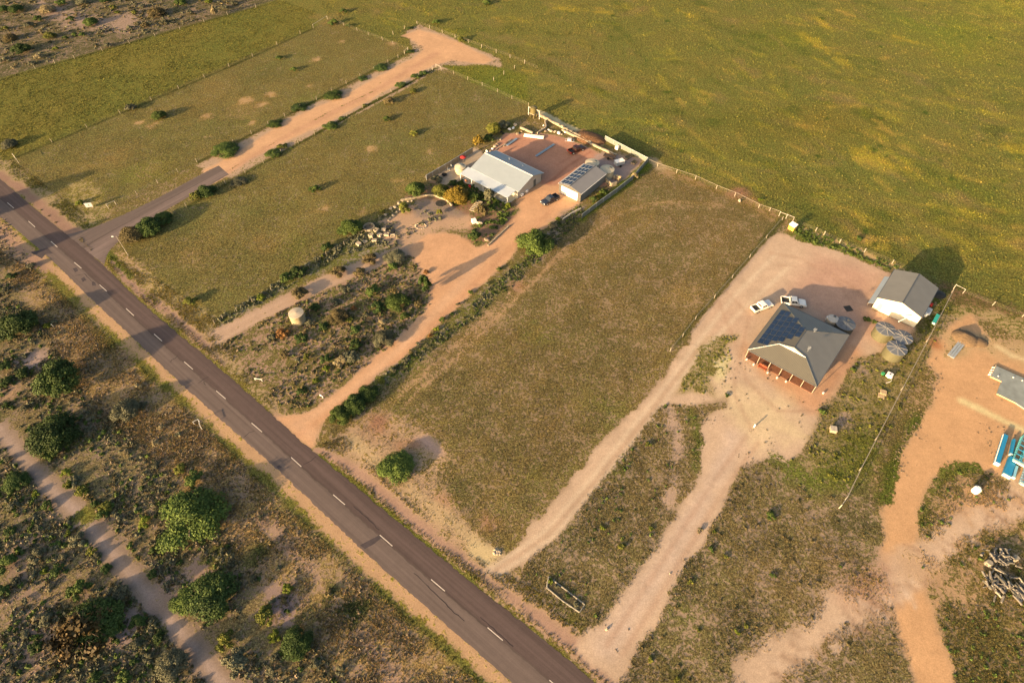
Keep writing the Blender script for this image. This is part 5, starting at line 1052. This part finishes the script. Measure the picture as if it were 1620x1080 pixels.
# the big road-side scrub, one label each
for a in (
 (28,514,66,'D',.6,'broad dark green bush cut by the left edge, beside the sealed road'),
 (92,600,76,'D',.72,'large dark green bush whose shadow crosses the sealed road'),
 (198,650,48,'S',.6,'grey-topped yellow-green bush between the road and the sandy track'),
 (84,688,82,'D',.55,'wide dark grey-green bush on the bank above the sandy track bend'),
 (60,708,24,'Y',.7,'yellow-green bush at the foot of the wide dark bush by the track'),(84,716,30,'G',.7,'mid green bush leaning on the front of the wide dark bush by the track'),
 (303,818,112,'G',.36,'biggest bright green bush midway between sandy track and sealed road'),
 (335,942,88,'D',.42,'huge dark green bush touching the right side of the sandy track'),(292,952,50,'G',.5,'green bush forming the left flank of the huge trackside bush'),
 (150,985,92,'D',.45,'dark half of the brown-crowned tree clump left of the sandy track'),
 (272,1052,56,'S',.6,'dark blue-green bush at the bottom edge left of the sandy track'),
 (357,1013,34,'Y',.7,'yellow-green bush below the huge dark trackside bush'),
 (372,1048,46,'S',.6,'blue-green bush at the bottom edge right of the sandy track'),
 (470,1017,54,'D',.6,'round dark bush at the bottom between the lime bush and the road verge'),
 (435,1006,24,'L',.7,'bright lime green bush touching the round dark bush near the bottom'),
 (420,974,38,'Y',.6,'yellow-green bush above the bright lime bush near the bottom'),
 (454,930,20,'L',.6,'small bright lime bush alone above the yellow-green bush near the bottom'),
 (627,739,64,'G',.36,'large round green bush standing alone in the dry corner of the centre block'),
 (848,385,64,'G',.62,'large green bush on the bank right of the orange driveway'),
 (723,311,44,'B',.75,'golden-yellow bush below the lawn of the pale grey house'),
 (750,313,26,'G',.8,'green bush right of the golden bush'),(774,310,24,'S',.95,'upright green tree-like bush in front of the verandah corner'),(762,333,24,'O',.9,'olive bush beside the garden steps'),
 (657,300,34,'G',.75,'bushy green shrub at the lower end of the tan fence'),(697,302,30,'Y',.75,'yellow-green shrub between the fire pit and the curved wall'),(690,284,22,'S',.6,'silvery shrub row beside the paving end of the tan fence'),
 (718,290,18,'D',.6,'clipped dark hedge at the lawn end near the verandah'),(804,325,13,'L',.7,'small lime shrub at the right end of the front garden'),(751,373,24,'D',.8,'dark shrub at the lowest corner of the front garden'),
 (757,224,20,'B',.9,'golden bush at the upper end of the tan fence'),(774,219,20,'D',.8,'dark green bush right of the golden fence bush'),(781,204,26,'Y',.8,'pale yellow-green round bush left of the red gravel yard'),(797,197,22,'S',.6,'dull grey-green bush at the top of the fence bush group'),
 (1004,279,13,'P',.9,'round straw-coloured bush outside the grey-green sheet fence'),(883,347,11,'L',.8,'small bright shrub on the bank just below the pale kerb wall'),(939,316,15,'D',.8,'dark round shrub between the solar shed and the sheet fence'),(955,304,16,'G',.6,'green shrub beside the cream block wall'),(948,311,13,'L',.5,'lime shrub between two darker ones beside the solar shed'),
 (874,357,18,'P',.7,'pale spiky clump above the large driveway bush'),
 (639,330,24,'Y',.8,'yellow-green shrub left of the grey circle of soil'),(605,335,9,'Y',.8,'tiny yellow shrub outside the line of loose rocks'),(695,336,11,'Y',1,'tiny upright yellow-green shrub below the round black cover'),
 (555,360,42,'G',.6,'large green shrub left of the concrete ring'),(517,391,22,'D',.65,'dark shrub on the fence line further left of the concrete ring'),(511,405,8,'L',.7,'tiny lime shrub under the dark fence-line shrub'),(472,430,30,'D',.6,'dark half of the long fence-line bush by the service track'),(453,440,26,'G',.6,'lighter half of the long fence-line bush by the service track'),(412,470,16,'L',.6,'lime shrub at the roadward end of the service track fence'),(591,379,0.1,'L',.6,''),
 (14,228,26,'S',.55,'dull green bush at the far left end of the top-left paddock'),(206,171,20,'S',.6,'grey-green bush on the fence between the two left blocks'),
 (339,20,12,'P',1.3,'dry brown upright bush on the top-left scrub fence'),
 (1203,316,9,'L',.5,'low lime plant at the rear fence of the centre block'),(1360,377,14,'G',.4,'low green weed patch in the paddock behind the gravel yard'),
 (485+0,564,15,'Y',.8,'bright yellow-green dome shrub in the lower shrub garden')):
    if a[2]<1: continue
    plant(*a[:5],lab=a[5])
# elongated hedges by the orange driveway mouth and the side road corner
for a in ((538,656,38,'G','lowest of three merged bushes at the orange driveway mouth'),(560,640,42,'D','middle of three merged bushes at the orange driveway mouth'),(583,622,36,'D','uppermost of three merged bushes at the orange driveway mouth'),
 (209,371,42,'O','olive-green bush nearest the street lamp in the side road hedge'),(234,360,46,'D','middle dark bush of the hedge beside the street lamp'),(258,346,34,'D','far dark bush of the hedge beside the street lamp'),
 (311,310,26,'Y','yellow-green bush of the pair on the right side of the side road'),(326,303,32,'D','dark green bush of the pair on the right side of the side road')):
    plant(*a[:4],.6,lab=a[4])
# two bushes just outside the left edge whose shadows fall over the road
plant(-58,420,46,'D',.95,lab='dark bush outside the left edge of the photo, nearer the road junction'); plant(-80,338,52,'D',.9,lab='dark bush outside the left edge of the photo, farther up the road')
# tree with visible limbs
p=G(128,1005,1.5); t=thing('scrub_tree','brown-crowned open tree with bare limbs showing, left of the sandy track','tree',(p[0],p[1],0))
s=MB(); s.tube((0,0,0),(.1,.1,1.0),.22,8,.17); s.build('trunk',barkm,t); rg=random.Random(4)
for i in range(9):
    a=i*.7+.2; q=(1.7*math.cos(a),1.7*math.sin(a),1.9+rg.random()*.8); s=MB(); s.tube((.1,.1,.95),q,.10,6,.05)
    for k in range(4): b_=a+rg.uniform(-.8,.8); L_=rg.uniform(1.2,2.4); s.tube(q,(q[0]+L_*math.cos(b_),q[1]+L_*math.sin(b_),q[2]+rg.uniform(.2,1.0)),.045,4,.015)
    s.build('limb',barkm,t)
f=bpy.data.objects.new('crown',PLANT['wisp'][0]); col.objects.link(f); f.parent=t; f.scale=(5.0,5.0,4.2); f.location=(0,0,.3); f.material_slots[0].link='OBJECT'; f.material_slots[0].material=LM['U']; f.rotation_euler=(0,0,1)
f=bpy.data.objects.new('crown',PLANT['wisp'][1]); col.objects.link(f); f.parent=t; f.scale=(4.0,4.0,3.9); f.location=(-1.2,-.6,.2); f.material_slots[0].link='OBJECT'; f.material_slots[0].material=LM['U']
for a in ((871,919,11,'L','bright lime plant at the upper end of the stone-edged bed'),(882,928,10,'S','grey plant second from the upper end inside the stone-edged bed'),(898,942,11,'G','green plant in the middle of the stone-edged bed'),(912,956,12,'S','grey-green plant at the lower end of the stone-edged bed')): plant(*a[:4],.5,lab=a[4])
# rows
byx=lambda a:a[0]
row([(356,237,46,'G'),(435,196,26,'G'),(473,170,28,'D'),(527,151,32,'G'),(573,124,18,'D'),(602,107,26,'D'),(649,82,16,'D'),(648,45,13,'G')],'up the bush row left of the dirt lane',byx,'bushes along the left lane fence',hf=.27)
row([(377,287,28,'S'),(432,243,28,'G'),(446,232,20,'Y'),(461,234,7,'G'),(523,199,26,'G'),(541,187,12,'G'),(577,167,11,'Y'),(634,134,20,'G'),(658,121,18,'G'),(670,116,18,'G')],'up the bush row right of the dirt lane',byx,'bushes along the right lane fence',hf=.3)
row([(527,36,18,'G'),(552,41,11,'D'),(729,63,16,'Y'),(543,18,14,'G'),(690,35,15,'G'),(770,5,16,'G')],'from the left behind the mown blocks',byx,'bushes around the far block ends')
row([(251,183,25,'G'),(442,92,13,'G'),(465,110,13,'G'),(126,321,15,'L')],'from the left inside the mown left block',byx,'loose shrubs in the left block')
row([(654,144,14,'Y'),(616,160,20,'O'),(612,188,15,'G'),(655,211,16,'Y'),(498,299,20,'G'),(300,477,24,'Y')],'from the left inside the second mown block',byx,'loose shrubs in the second block')
dist0=lambda a:math.hypot(a[0]-468,a[1]-500)
row([(621,422,20,'G'),(590,460,28,'G'),(625,406,38,'S',.4),(671,450,25,'D',1.3),(536,500,35,'O'),(534,506,22,'D'),(597,485,28,'D'),(628,478,42,'G',.45),(511,517,21,'D'),(562,522,21,'D'),(552,506,15,'Y'),(475,535,24,'D'),(497,486,19,'D'),(447,527,25,'R'),(536,430,28,'O'),(569,430,22,'O'),(586,410,28,'O'),(530,478,18,'S'),(546,457,22,'S'),(474,465,30,'O'),(607,536,38,'S'),(674,430,11,'R'),(562,545,24,'D'),(516,583,14,'L'),(540,571,28,'P'),(556,565,32,'S'),(515,568,21,'D'),(477,619,20,'D'),(471,570,12,'S'),(500,602,14,'L'),(560,487,12,'R'),(655,470,15,'S'),(640,500,18,'G'),(662,480,15,'O'),(580,500,15,'S'),(605,510,15,'P'),(490,510,15,'S'),(450,560,18,'O'),(430,535,18,'S')],'closest to the concrete water tank in the shrub garden',dist0,'shrubs of the shrub garden')
row([(36,590,28,'D'),(8,580,24,'D'),(10,603,24,'D'),(17,437,18,'D'),(10,460,20,'S'),(50,420,16,'S'),(74,515,14,'L'),(285,741,22,'Y'),(306,757,34,'G'),(105,747,18,'L'),(118,757,18,'S'),(108,766,17,'Y'),(130,777,26,'Y'),(167,802,24,'Y'),(150,797,16,'G'),(247,735,18,'S'),(57,620,14,'S'),(40,645,16,'S'),(10,640,14,'D'),(188,820,12,'S'),(161,814,22,'G'),(229,825,24,'L'),(207,862,14,'G'),(243,870,18,'G'),(219,882,10,'D'),(241,907,19,'D'),(263,903,10,'S'),(375,930,16,'S'),(400,915,16,'S'),(455,965,12,'G'),(255,675,14,'P'),(225,640,16,'S'),(245,700,14,'P'),(200,715,14,'P'),(130,640,14,'S'),(350,870,12,'S'),(500,1050,22,'S'),(540,1060,20,'S'),(430,1060,24,'S')],'from the left between sealed road and sandy track',byx,'scrub bushes between road and track')
row([(35,755,42,'D',.5),(80,795,22,'G'),(57,780,14,'L'),(60,835,14,'S'),(108,843,12,'L'),(128,850,30,'S'),(152,865,18,'Y'),(152,880,18,'S'),(168,900,20,'D'),(125,932,38,'G'),(185,940,42,'S',.45),(219,982,30,'D'),(192,992,14,'D'),(251,1009,23,'D'),(186,1012,16,'G'),(215,1018,20,'S'),(236,1040,20,'S'),(212,1048,15,'D'),(55,1024,26,'D'),(85,1073,15,'Y'),(196,1070,27,'G'),(10,890,36,'G'),(58,878,30,'S'),(70,903,13,'L'),(90,902,26,'D'),(73,980,26,'S'),(40,1003,18,'S'),(18,1057,22,'S'),(5,935,26,'D'),(25,920,20,'S'),(20,800,22,'S'),(15,840,20,'D'),(100,880,16,'S'),(60,1075,18,'S'),(150,1072,22,'D'),(40,950,14,'S'),(8,770,16,'D'),(22,720,14,'S')],'from the left beyond the sandy track',byx,'scrub bushes left of the track')
row([(33,78,30,'D'),(8,45,13,'Y'),(178,12,14,'Y'),(186,20,10,'L'),(213,20,13,'Y'),(247,20,30,'O'),(143,35,24,'G'),(78,57,20,'Y'),(103,60,11,'G'),(118,55,12,'G'),(130,55,13,'G'),(25,15,26,'D'),(88,77,11,'L'),(170,72,14,'S'),(15,60,22,'O'),(45,40,18,'S'),(75,15,26,'P'),(95,5,18,'G'),(130,3,22,'S'),(165,0,18,'D'),(285,3,22,'G'),(225,10,12,'S'),(300,20,14,'S'),(205,45,14,'S'),(160,50,12,'S'),(8,95,18,'S'),(60,90,16,'P'),(50,100,14,'S'),(330,3,14,'L'),(5,15,20,'D'),(112,30,16,'G'),(60,30,18,'G'),(230,40,16,'O'),(260,35,14,'S'),(355,12,14,'S'),(370,5,14,'S')],'from the left in the top-left corner scrub',byx,'scrub bushes in the top left corner')
row([(1360,740,9,'Y'),(1340,530,8,'G'),(1328,540,12,'G'),(1350,585,12,'G'),(1026,703,12,'Y'),(953,835,10,'L'),(1030,835,9,'L'),(985,865,14,'Y'),(1130,840,8,'L'),(1125,868,12,'G'),(1107,838,12,'P'),(1092,920,11,'Y'),(1030,1042,12,'Y'),(1070,1073,14,'Y'),(1165,1000,12,'L'),(1220,815,18,'G'),(1223,910,12,'G'),(1105,996,8,'Y'),(1300,650,12,'G'),(1148,880,10,'Y'),(1180,990,9,'Y'),(1385,510,12,'G'),(1372,505,14,'G'),(1150,625,9,'G'),(1330,895,8,'G')],'from the left around the pale gravel tracks',byx,'weedy plants near the gravel tracks',kind='leafy plant',hf=.45)
row([(700,505,12,'G'),(725,482,10,'S'),(745,462,10,'G'),(690,520,11,'L'),(662,545,12,'S'),(640,568,12,'S'),(622,585,13,'S'),(604,601,14,'Y'),(770,450,9,'S'),(790,425,10,'G'),(805,432,9,'S'),(715,497,9,'D'),(650,556,10,'O'),(680,530,9,'R')],'from the left on the bank beside the orange driveway',byx,'plants on the driveway bank',kind='shrub')

# ------------------------------------------------------------------ individually counted small saltbushes, then the uncountable rest
def cell_idx(x,y): return np.clip(np.searchsorted(Y,y)-1,0,NY-2)*NX+np.clip(np.searchsorted(X,x)-1,0,NX-2)
inroad=np.zeros(len(gx),bool); RP=wpts(SWE+NEE[::-1]); inroad|=sd_poly(RP,gx,gy)>-.3
SR=wpts([(120,368),(160,356),(225,326),(295,290),(346,262),(362,276),(335,292),(272,326),(205,367),(174,390),(165,418)]); inroad|=sd_poly(SR,gx,gy)>-.2
bld=np.zeros(len(gx),bool)
for o_,x0,x1,y0,y1 in (((.99,133.12),-17,1.6,-4,10.6),((17.58,131.27),-7.2,.3,-.2,11.6),((58.75,70.91),-14.6,.2,-.3,17.2),((85.95,88.34),-10.3,.2,-.5,11.4)):
    dx,dy=gx-o_[0],gy-o_[1]; u=dx*BV[0]+dy*BV[1]; v=dx*AV[0]+dy*AV[1]; bld|=(u>x0)&(u<x1)&(v>y0)&(v<y1)
bld|=sd_poly(wpts(sp),gx,gy)>-.3
COVV=COV.copy(); COVV[inroad|bld]=0; ontrk=sd_line(wpts(TRK),gx,gy,3.6)>0; COVV[ontrk]=0
def scatter_region(px,n,seed,lo=.0,w0=6,w1=12):
    P=wpts(px); rg=np.random.default_rng(seed); out=[]; x0,y0=P.min(0); x1,y1=P.max(0)
    while len(out)<n:
        x,y=rg.uniform(x0,x1,4*n),rg.uniform(y0,y1,4*n); ok=(sd_poly(P,x,y)>.5)&(COVV[cell_idx(x,y)]>lo)
        out+=list(zip(x[ok],y[ok]))
    return out[:n]
SCRUB=[(-10,300),(60,440),(180,560),(350,715),(475,835),(640,990),(740,1090),(560,1120),(-20,1120),(-60,600)]
sub=[((SCRUB),42,'low grey-green saltbush among many in the scrub below the sealed road','small saltbushes in the lower scrub',('S','S','P','O')),
     ([(-20,-20),(-20,118),(88,95),(205,63),(310,33),(400,8),(440,-20)],16,'low dull saltbush among many in the top-left corner scrub','small saltbushes in the top left scrub',('S','O','P'))]
for px,n,lb,gp,tys in sub:
    k=0
    for x,y in scatter_region(px,n,int(n)):
        if any((x-a)**2+(y-b_)**2<(c*.8)**2 for a,b_,c in placed[-400:]): continue
        r=random.uniform(.45,.95); plant(810,540,1,random.choice(tys),.6,cls='small',xy=(x,y),lab=lb,group=gp).scale=(r,r,r*.75)
def soup(name,label,n,region_fn,size,leafn,mat_,seed,hfac=.8,kind='stuff',cat='ground cover'):
    rg=np.random.default_rng(seed); V=[];LV=[]
    xs,ys=region_fn(rg,n); m_=len(xs)
    r=size*rg.uniform(.5,1.5,m_); idx=np.repeat(np.arange(m_),leafn); d=rg.normal(size=(len(idx),3)); d/=np.linalg.norm(d,axis=1,keepdims=True); d[:,2]=np.abs(d[:,2])
    P=np.stack([xs[idx],ys[idx],np.zeros(len(idx))],1)+d*r[idx][:,None]*np.array([1,1,hfac])*rg.uniform(.5,1.1,len(idx))[:,None]; Nn=d+rg.normal(0,.5,d.shape); Nn/=np.linalg.norm(Nn,axis=1,keepdims=True)
    s_=(r*.42)[idx]; Q=leaf_geom(rg,P,Nn,1.0).reshape(-1,4,3); Q=P[:,None,:]+(Q-P[:,None,:])*s_[:,None,None]
    me=quad_mesh(name,Q.reshape(-1,3),np.clip(rg.random(m_)[idx]*.7+rg.random(len(idx))*.3,0,1),mat_); o=bpy.data.objects.new(name,me); col.objects.link(o); o['kind']='stuff'; o['label']=label; o['category']=cat; return o
def reg(px,thr=.3,power=1.0):
    P=wpts(px)
    def fn(rg,n):
        x0,y0=P.min(0); x1,y1=P.max(0); X_=[];Y_=[]; tot=0
        while tot<n:
            x,y=rg.uniform(x0,x1,n*2),rg.uniform(y0,y1,n*2); cv=COVV[cell_idx(x,y)]; nz=vnoise(x,y,7,11)*.5+vnoise(x,y,2.5,12)*.5
            ok=(sd_poly(P,x,y)>0)&(cv>thr)&(rg.random(len(x))<np.clip(cv*.8+nz*.9,0,1)**power); X_.append(x[ok]);Y_.append(y[ok]); tot+=ok.sum()
        return np.concatenate(X_)[:n],np.concatenate(Y_)[:n]
    return fn
INNER=[(-20,425),(40,470),(130,620),(280,765),(400,905),(560,1100),(-20,1120),(-60,600)]
soup('ground_cover','grey-green knee-high scrub growth covering the sand below the road',2200,reg(INNER,.2,1.8),.30,20,LM['S'],1,hfac=.55)
soup('ground_cover','olive-brown low scrub growth covering the sand below the road',1900,reg(INNER,.2,1.6),.26,18,LM['O'],2,hfac=.5)
soup('ground_cover','dead grey twigs and straw among the scrub below the road',2600,reg(SCRUB,.2),.24,16,LM['T'],61,hfac=.45)
soup('ground_cover','fine leaf litter and small dead clumps on the open sand',6500,reg(SCRUB,.08,.6),.13,9,LM['T'],62,hfac=.4)
soup('ground_cover','tiny dark seedlings on the open sand',1800,reg(SCRUB,.08,.6),.14,10,LM['D'],63,hfac=.5)
soup('ground_cover','scattered green scrub growth on the sand below the road',650,reg(INNER,.2),.36,22,LM['G'],3,hfac=.55)
soup('ground_cover','mixed low growth of the top-left scrub',2000,reg([(-150,-80),(-150,140),(0,118),(88,95),(205,63),(310,33),(400,8),(460,-60)],.2,1.5),.40,20,LM['S'],4,hfac=.55)
soup('ground_cover','olive low growth of the top-left scrub',1300,reg([(-150,-80),(-150,140),(0,118),(88,95),(205,63),(310,33),(400,8),(460,-60)],.2,1.5),.4,18,LM['O'],5,hfac=.55)
LENS=[(345,548),(400,515),(480,475),(560,440),(650,400),(685,450),(680,490),(640,540),(560,590),(500,640),(450,650),(400,595)]
soup('ground_cover','low mixed plants covering the shrub garden',520,reg(LENS,.2),.28,20,LM['O'],6,hfac=.55); soup('ground_cover','low green plants covering the shrub garden',300,reg(LENS,.2),.26,20,LM['G'],7,hfac=.55); soup('ground_cover','low grey plants covering the shrub garden',600,reg(LENS,.2),.26,20,LM['T'],71,hfac=.5)
BANK=[(918,325),(880,350),(845,400),(800,432),(740,487),(640,570),(600,595),(610,615),(660,575),(760,497),(820,445),(865,400),(925,345)]
soup('ground_cover','strip of low green plants on the bank right of the orange driveway',220,reg(BANK,.2),.28,22,LM['G'],8,hfac=.55); soup('ground_cover','strip of low grey plants on the bank right of the orange driveway',420,reg(BANK,.2),.28,20,LM['S'],9,hfac=.55)
soup('ground_cover','weeds along the service track fence',420,reg([(340,505),(405,466),(545,380),(640,320),(700,345),(640,388),(545,402),(470,446),(350,516)],.2),.36,20,LM['S'],10)
soup('ground_cover','garden plants in the front garden of the pale grey house',260,reg([(690,300),(722,278),(812,322),(800,350),(770,382),(745,385),(745,345),(700,316)],.2),.4,24,LM['G'],12)
soup('ground_cover','green weeds in the rough grass beside the dark hip roofed house',240,reg([(1355,570),(1440,545),(1495,475),(1505,490),(1440,620),(1400,700),(1330,770),(1260,770),(1240,740),(1300,660)],.3),.26,16,LM['Y'],13,hfac=.5)
soup('ground_cover','green weeds in the grass between the gravel tracks',90,reg([(1045,640),(1110,640),(1107,750),(990,930),(950,985),(830,905),(917,805),(1010,690)],.3),.24,14,LM['G'],14,hfac=.5)
soup('ground_cover','green weeds in the grass island by the gravel driveway',90,reg([(1062,625),(1100,550),(1122,535),(1168,529),(1158,590),(1128,625)],.3),.22,14,LM['Y'],15,hfac=.4)
soup('ground_cover','green weeds in the rough grass beside the sandy track',110,reg([(1240,745),(1400,790),(1400,900),(1450,1085),(970,1085),(1080,887),(1172,737)],.3),.24,14,LM['O'],16,hfac=.5)
soup('ground_cover','green weeds around the sandy building site',150,reg([(1455,780),(1500,735),(1560,745),(1640,790),(1640,1090),(1490,1090),(1455,890)],.25),.26,14,LM['G'],17,hfac=.5)
soup('ground_cover','dark weeds along the rear fence of the hip roofed house yard',260,reg([(1245,352),(1300,368),(1420,420),(1430,435),(1340,402),(1260,378)],.25),.32,18,LM['G'],18,hfac=.6)
APR=[(1060,640),(1130,610),(1170,560),(1290,640),(1350,560),(1300,700),(1240,745),(1172,745),(1110,700)]
soup('ground_cover','sparse weeds on the pale sand apron below the dark house',260,reg(APR,-1,1.0),.13,10,LM['O'],64,hfac=.4)
soup('ground_cover','sparse weeds along the lower pale gravel track',260,reg([(930,1000),(1090,640),(1240,740),(1000,1060)],-1,1.6),.14,12,LM['T'],65,hfac=.4)
soup('ground_cover','small weeds on the sandy building site',330,reg([(1400,760),(1500,500),(1640,540),(1640,780),(1500,740)],-1,1.8),.14,12,LM['T'],66,hfac=.4)
# grass blades in tufts over every grassy cell, coloured by the growth colour under them
def grass(name,label,px,n,hgt,seed,thr=.25,straw=.25,wid=.35,bright=1.0):
    rg=np.random.default_rng(seed); xs,ys=reg(px,thr)(rg,n); m_=len(xs); base=VEG[cell_idx(xs,ys)]*bright
    st=rg.random(m_)<straw; c=base*rg.uniform(.55,1.35,(m_,1)); c[st]=c[st]*np.array([1.7,1.45,1.3])
    hh=hgt*rg.uniform(.5,1.4,m_); T=[];CC=[]
    for b_ in range(3):
        a=rg.uniform(0,6.28,m_); w_=hh*wid; ln=hh*rg.uniform(.2,.9,m_); l2=rg.uniform(0,6.28,m_)
        p=np.stack([xs+rg.normal(0,.06,m_),ys+rg.normal(0,.06,m_),np.zeros(m_)],1); d=np.stack([np.cos(a)*w_,np.sin(a)*w_,np.zeros(m_)],1); tip=p+np.stack([np.cos(l2)*ln,np.sin(l2)*ln,hh],1)
        T.append(np.stack([p-d,p+d,tip],1)); CC.append(c)
    V=np.concatenate(T).reshape(-1,3); C_=np.concatenate(CC); nf=len(C_); me=bpy.data.meshes.new(name); me.vertices.add(nf*3); me.vertices.foreach_set('co',V.astype(np.float32).ravel()); me.loops.add(nf*3); me.loops.foreach_set('vertex_index',np.arange(nf*3)); me.polygons.add(nf); me.polygons.foreach_set('loop_start',np.arange(nf)*3); me.polygons.foreach_set('loop_total',np.full(nf,3)); me.update(calc_edges=True)
    at=me.attributes.new('gc','FLOAT_COLOR','FACE'); at.data.foreach_set('color',np.concatenate([C_,np.ones((nf,1))],1).astype(np.float32).ravel())
    me.materials.append(grassm); o=bpy.data.objects.new(name,me); col.objects.link(o); o['kind']='stuff'; o['label']=label; o['category']='grass'; return o
grassm=bpy.data.materials.new('grass_blades'); nt,N,L,b=nodes(grassm); at=N.new('ShaderNodeAttribute'); at.attribute_name='gc'; L.new(at.outputs['Color'],b.inputs['Base Color']); b.inputs['Roughness'].default_value=.8; b.inputs['Specular IOR Level'].default_value=.1
grass('grass','dry grass tufts of the mown centre block',lot3,52000,.085,21)
grass('grass','dry grass tufts of the mown left block',lot1,30000,.10,22)
grass('grass','dry grass tufts of the second mown block',lot2,42000,.10,23)
grass('grass','green and yellow grass tufts of the rear paddock',[(480,-40),(520,30),(645,79),(835,167),(1026,258),(1235,345),(1510,458),(1700,540),(1760,-40)],60000,.20,24,wid=.4)
grass('grass','grass tufts of the top-left paddock',[(-60,160),(0,125),(205,68),(405,12),(440,0),(500,20),(496,45),(24,250),(0,262)],16000,.18,25,wid=.4)
grass('grass','dry grass on the verge below the sealed road',[(-20,385),(60,430),(180,540),(350,700),(475,820),(640,970),(780,1095),(500,1095),(400,920),(280,780),(130,640)],24000,.16,26,straw=.6)
grass('grass','dry grass on the verge above the sealed road',[(20,255),(130,335),(165,400),(262,450),(345,508),(440,655),(500,705),(545,690),(620,770),(700,850),(775,893),(860,940),(990,1100),(940,1078),(747,922),(555,762),(405,631),(297,540),(165,420),(0,282)],13000,.13,27,straw=.6)
grass('grass','rough grass around the gravel tracks',[(1045,637),(1180,735),(1500,470),(1440,640),(1400,790),(1400,900),(1460,1100),(960,1100),(820,915),(850,850)],40000,.10,28,straw=.45)
grass('grass','rough grass around the firewood heap',[(1452,830),(1500,738),(1560,745),(1700,790),(1700,1100),(1490,1100),(1455,890)],14000,.12,29,straw=.4)
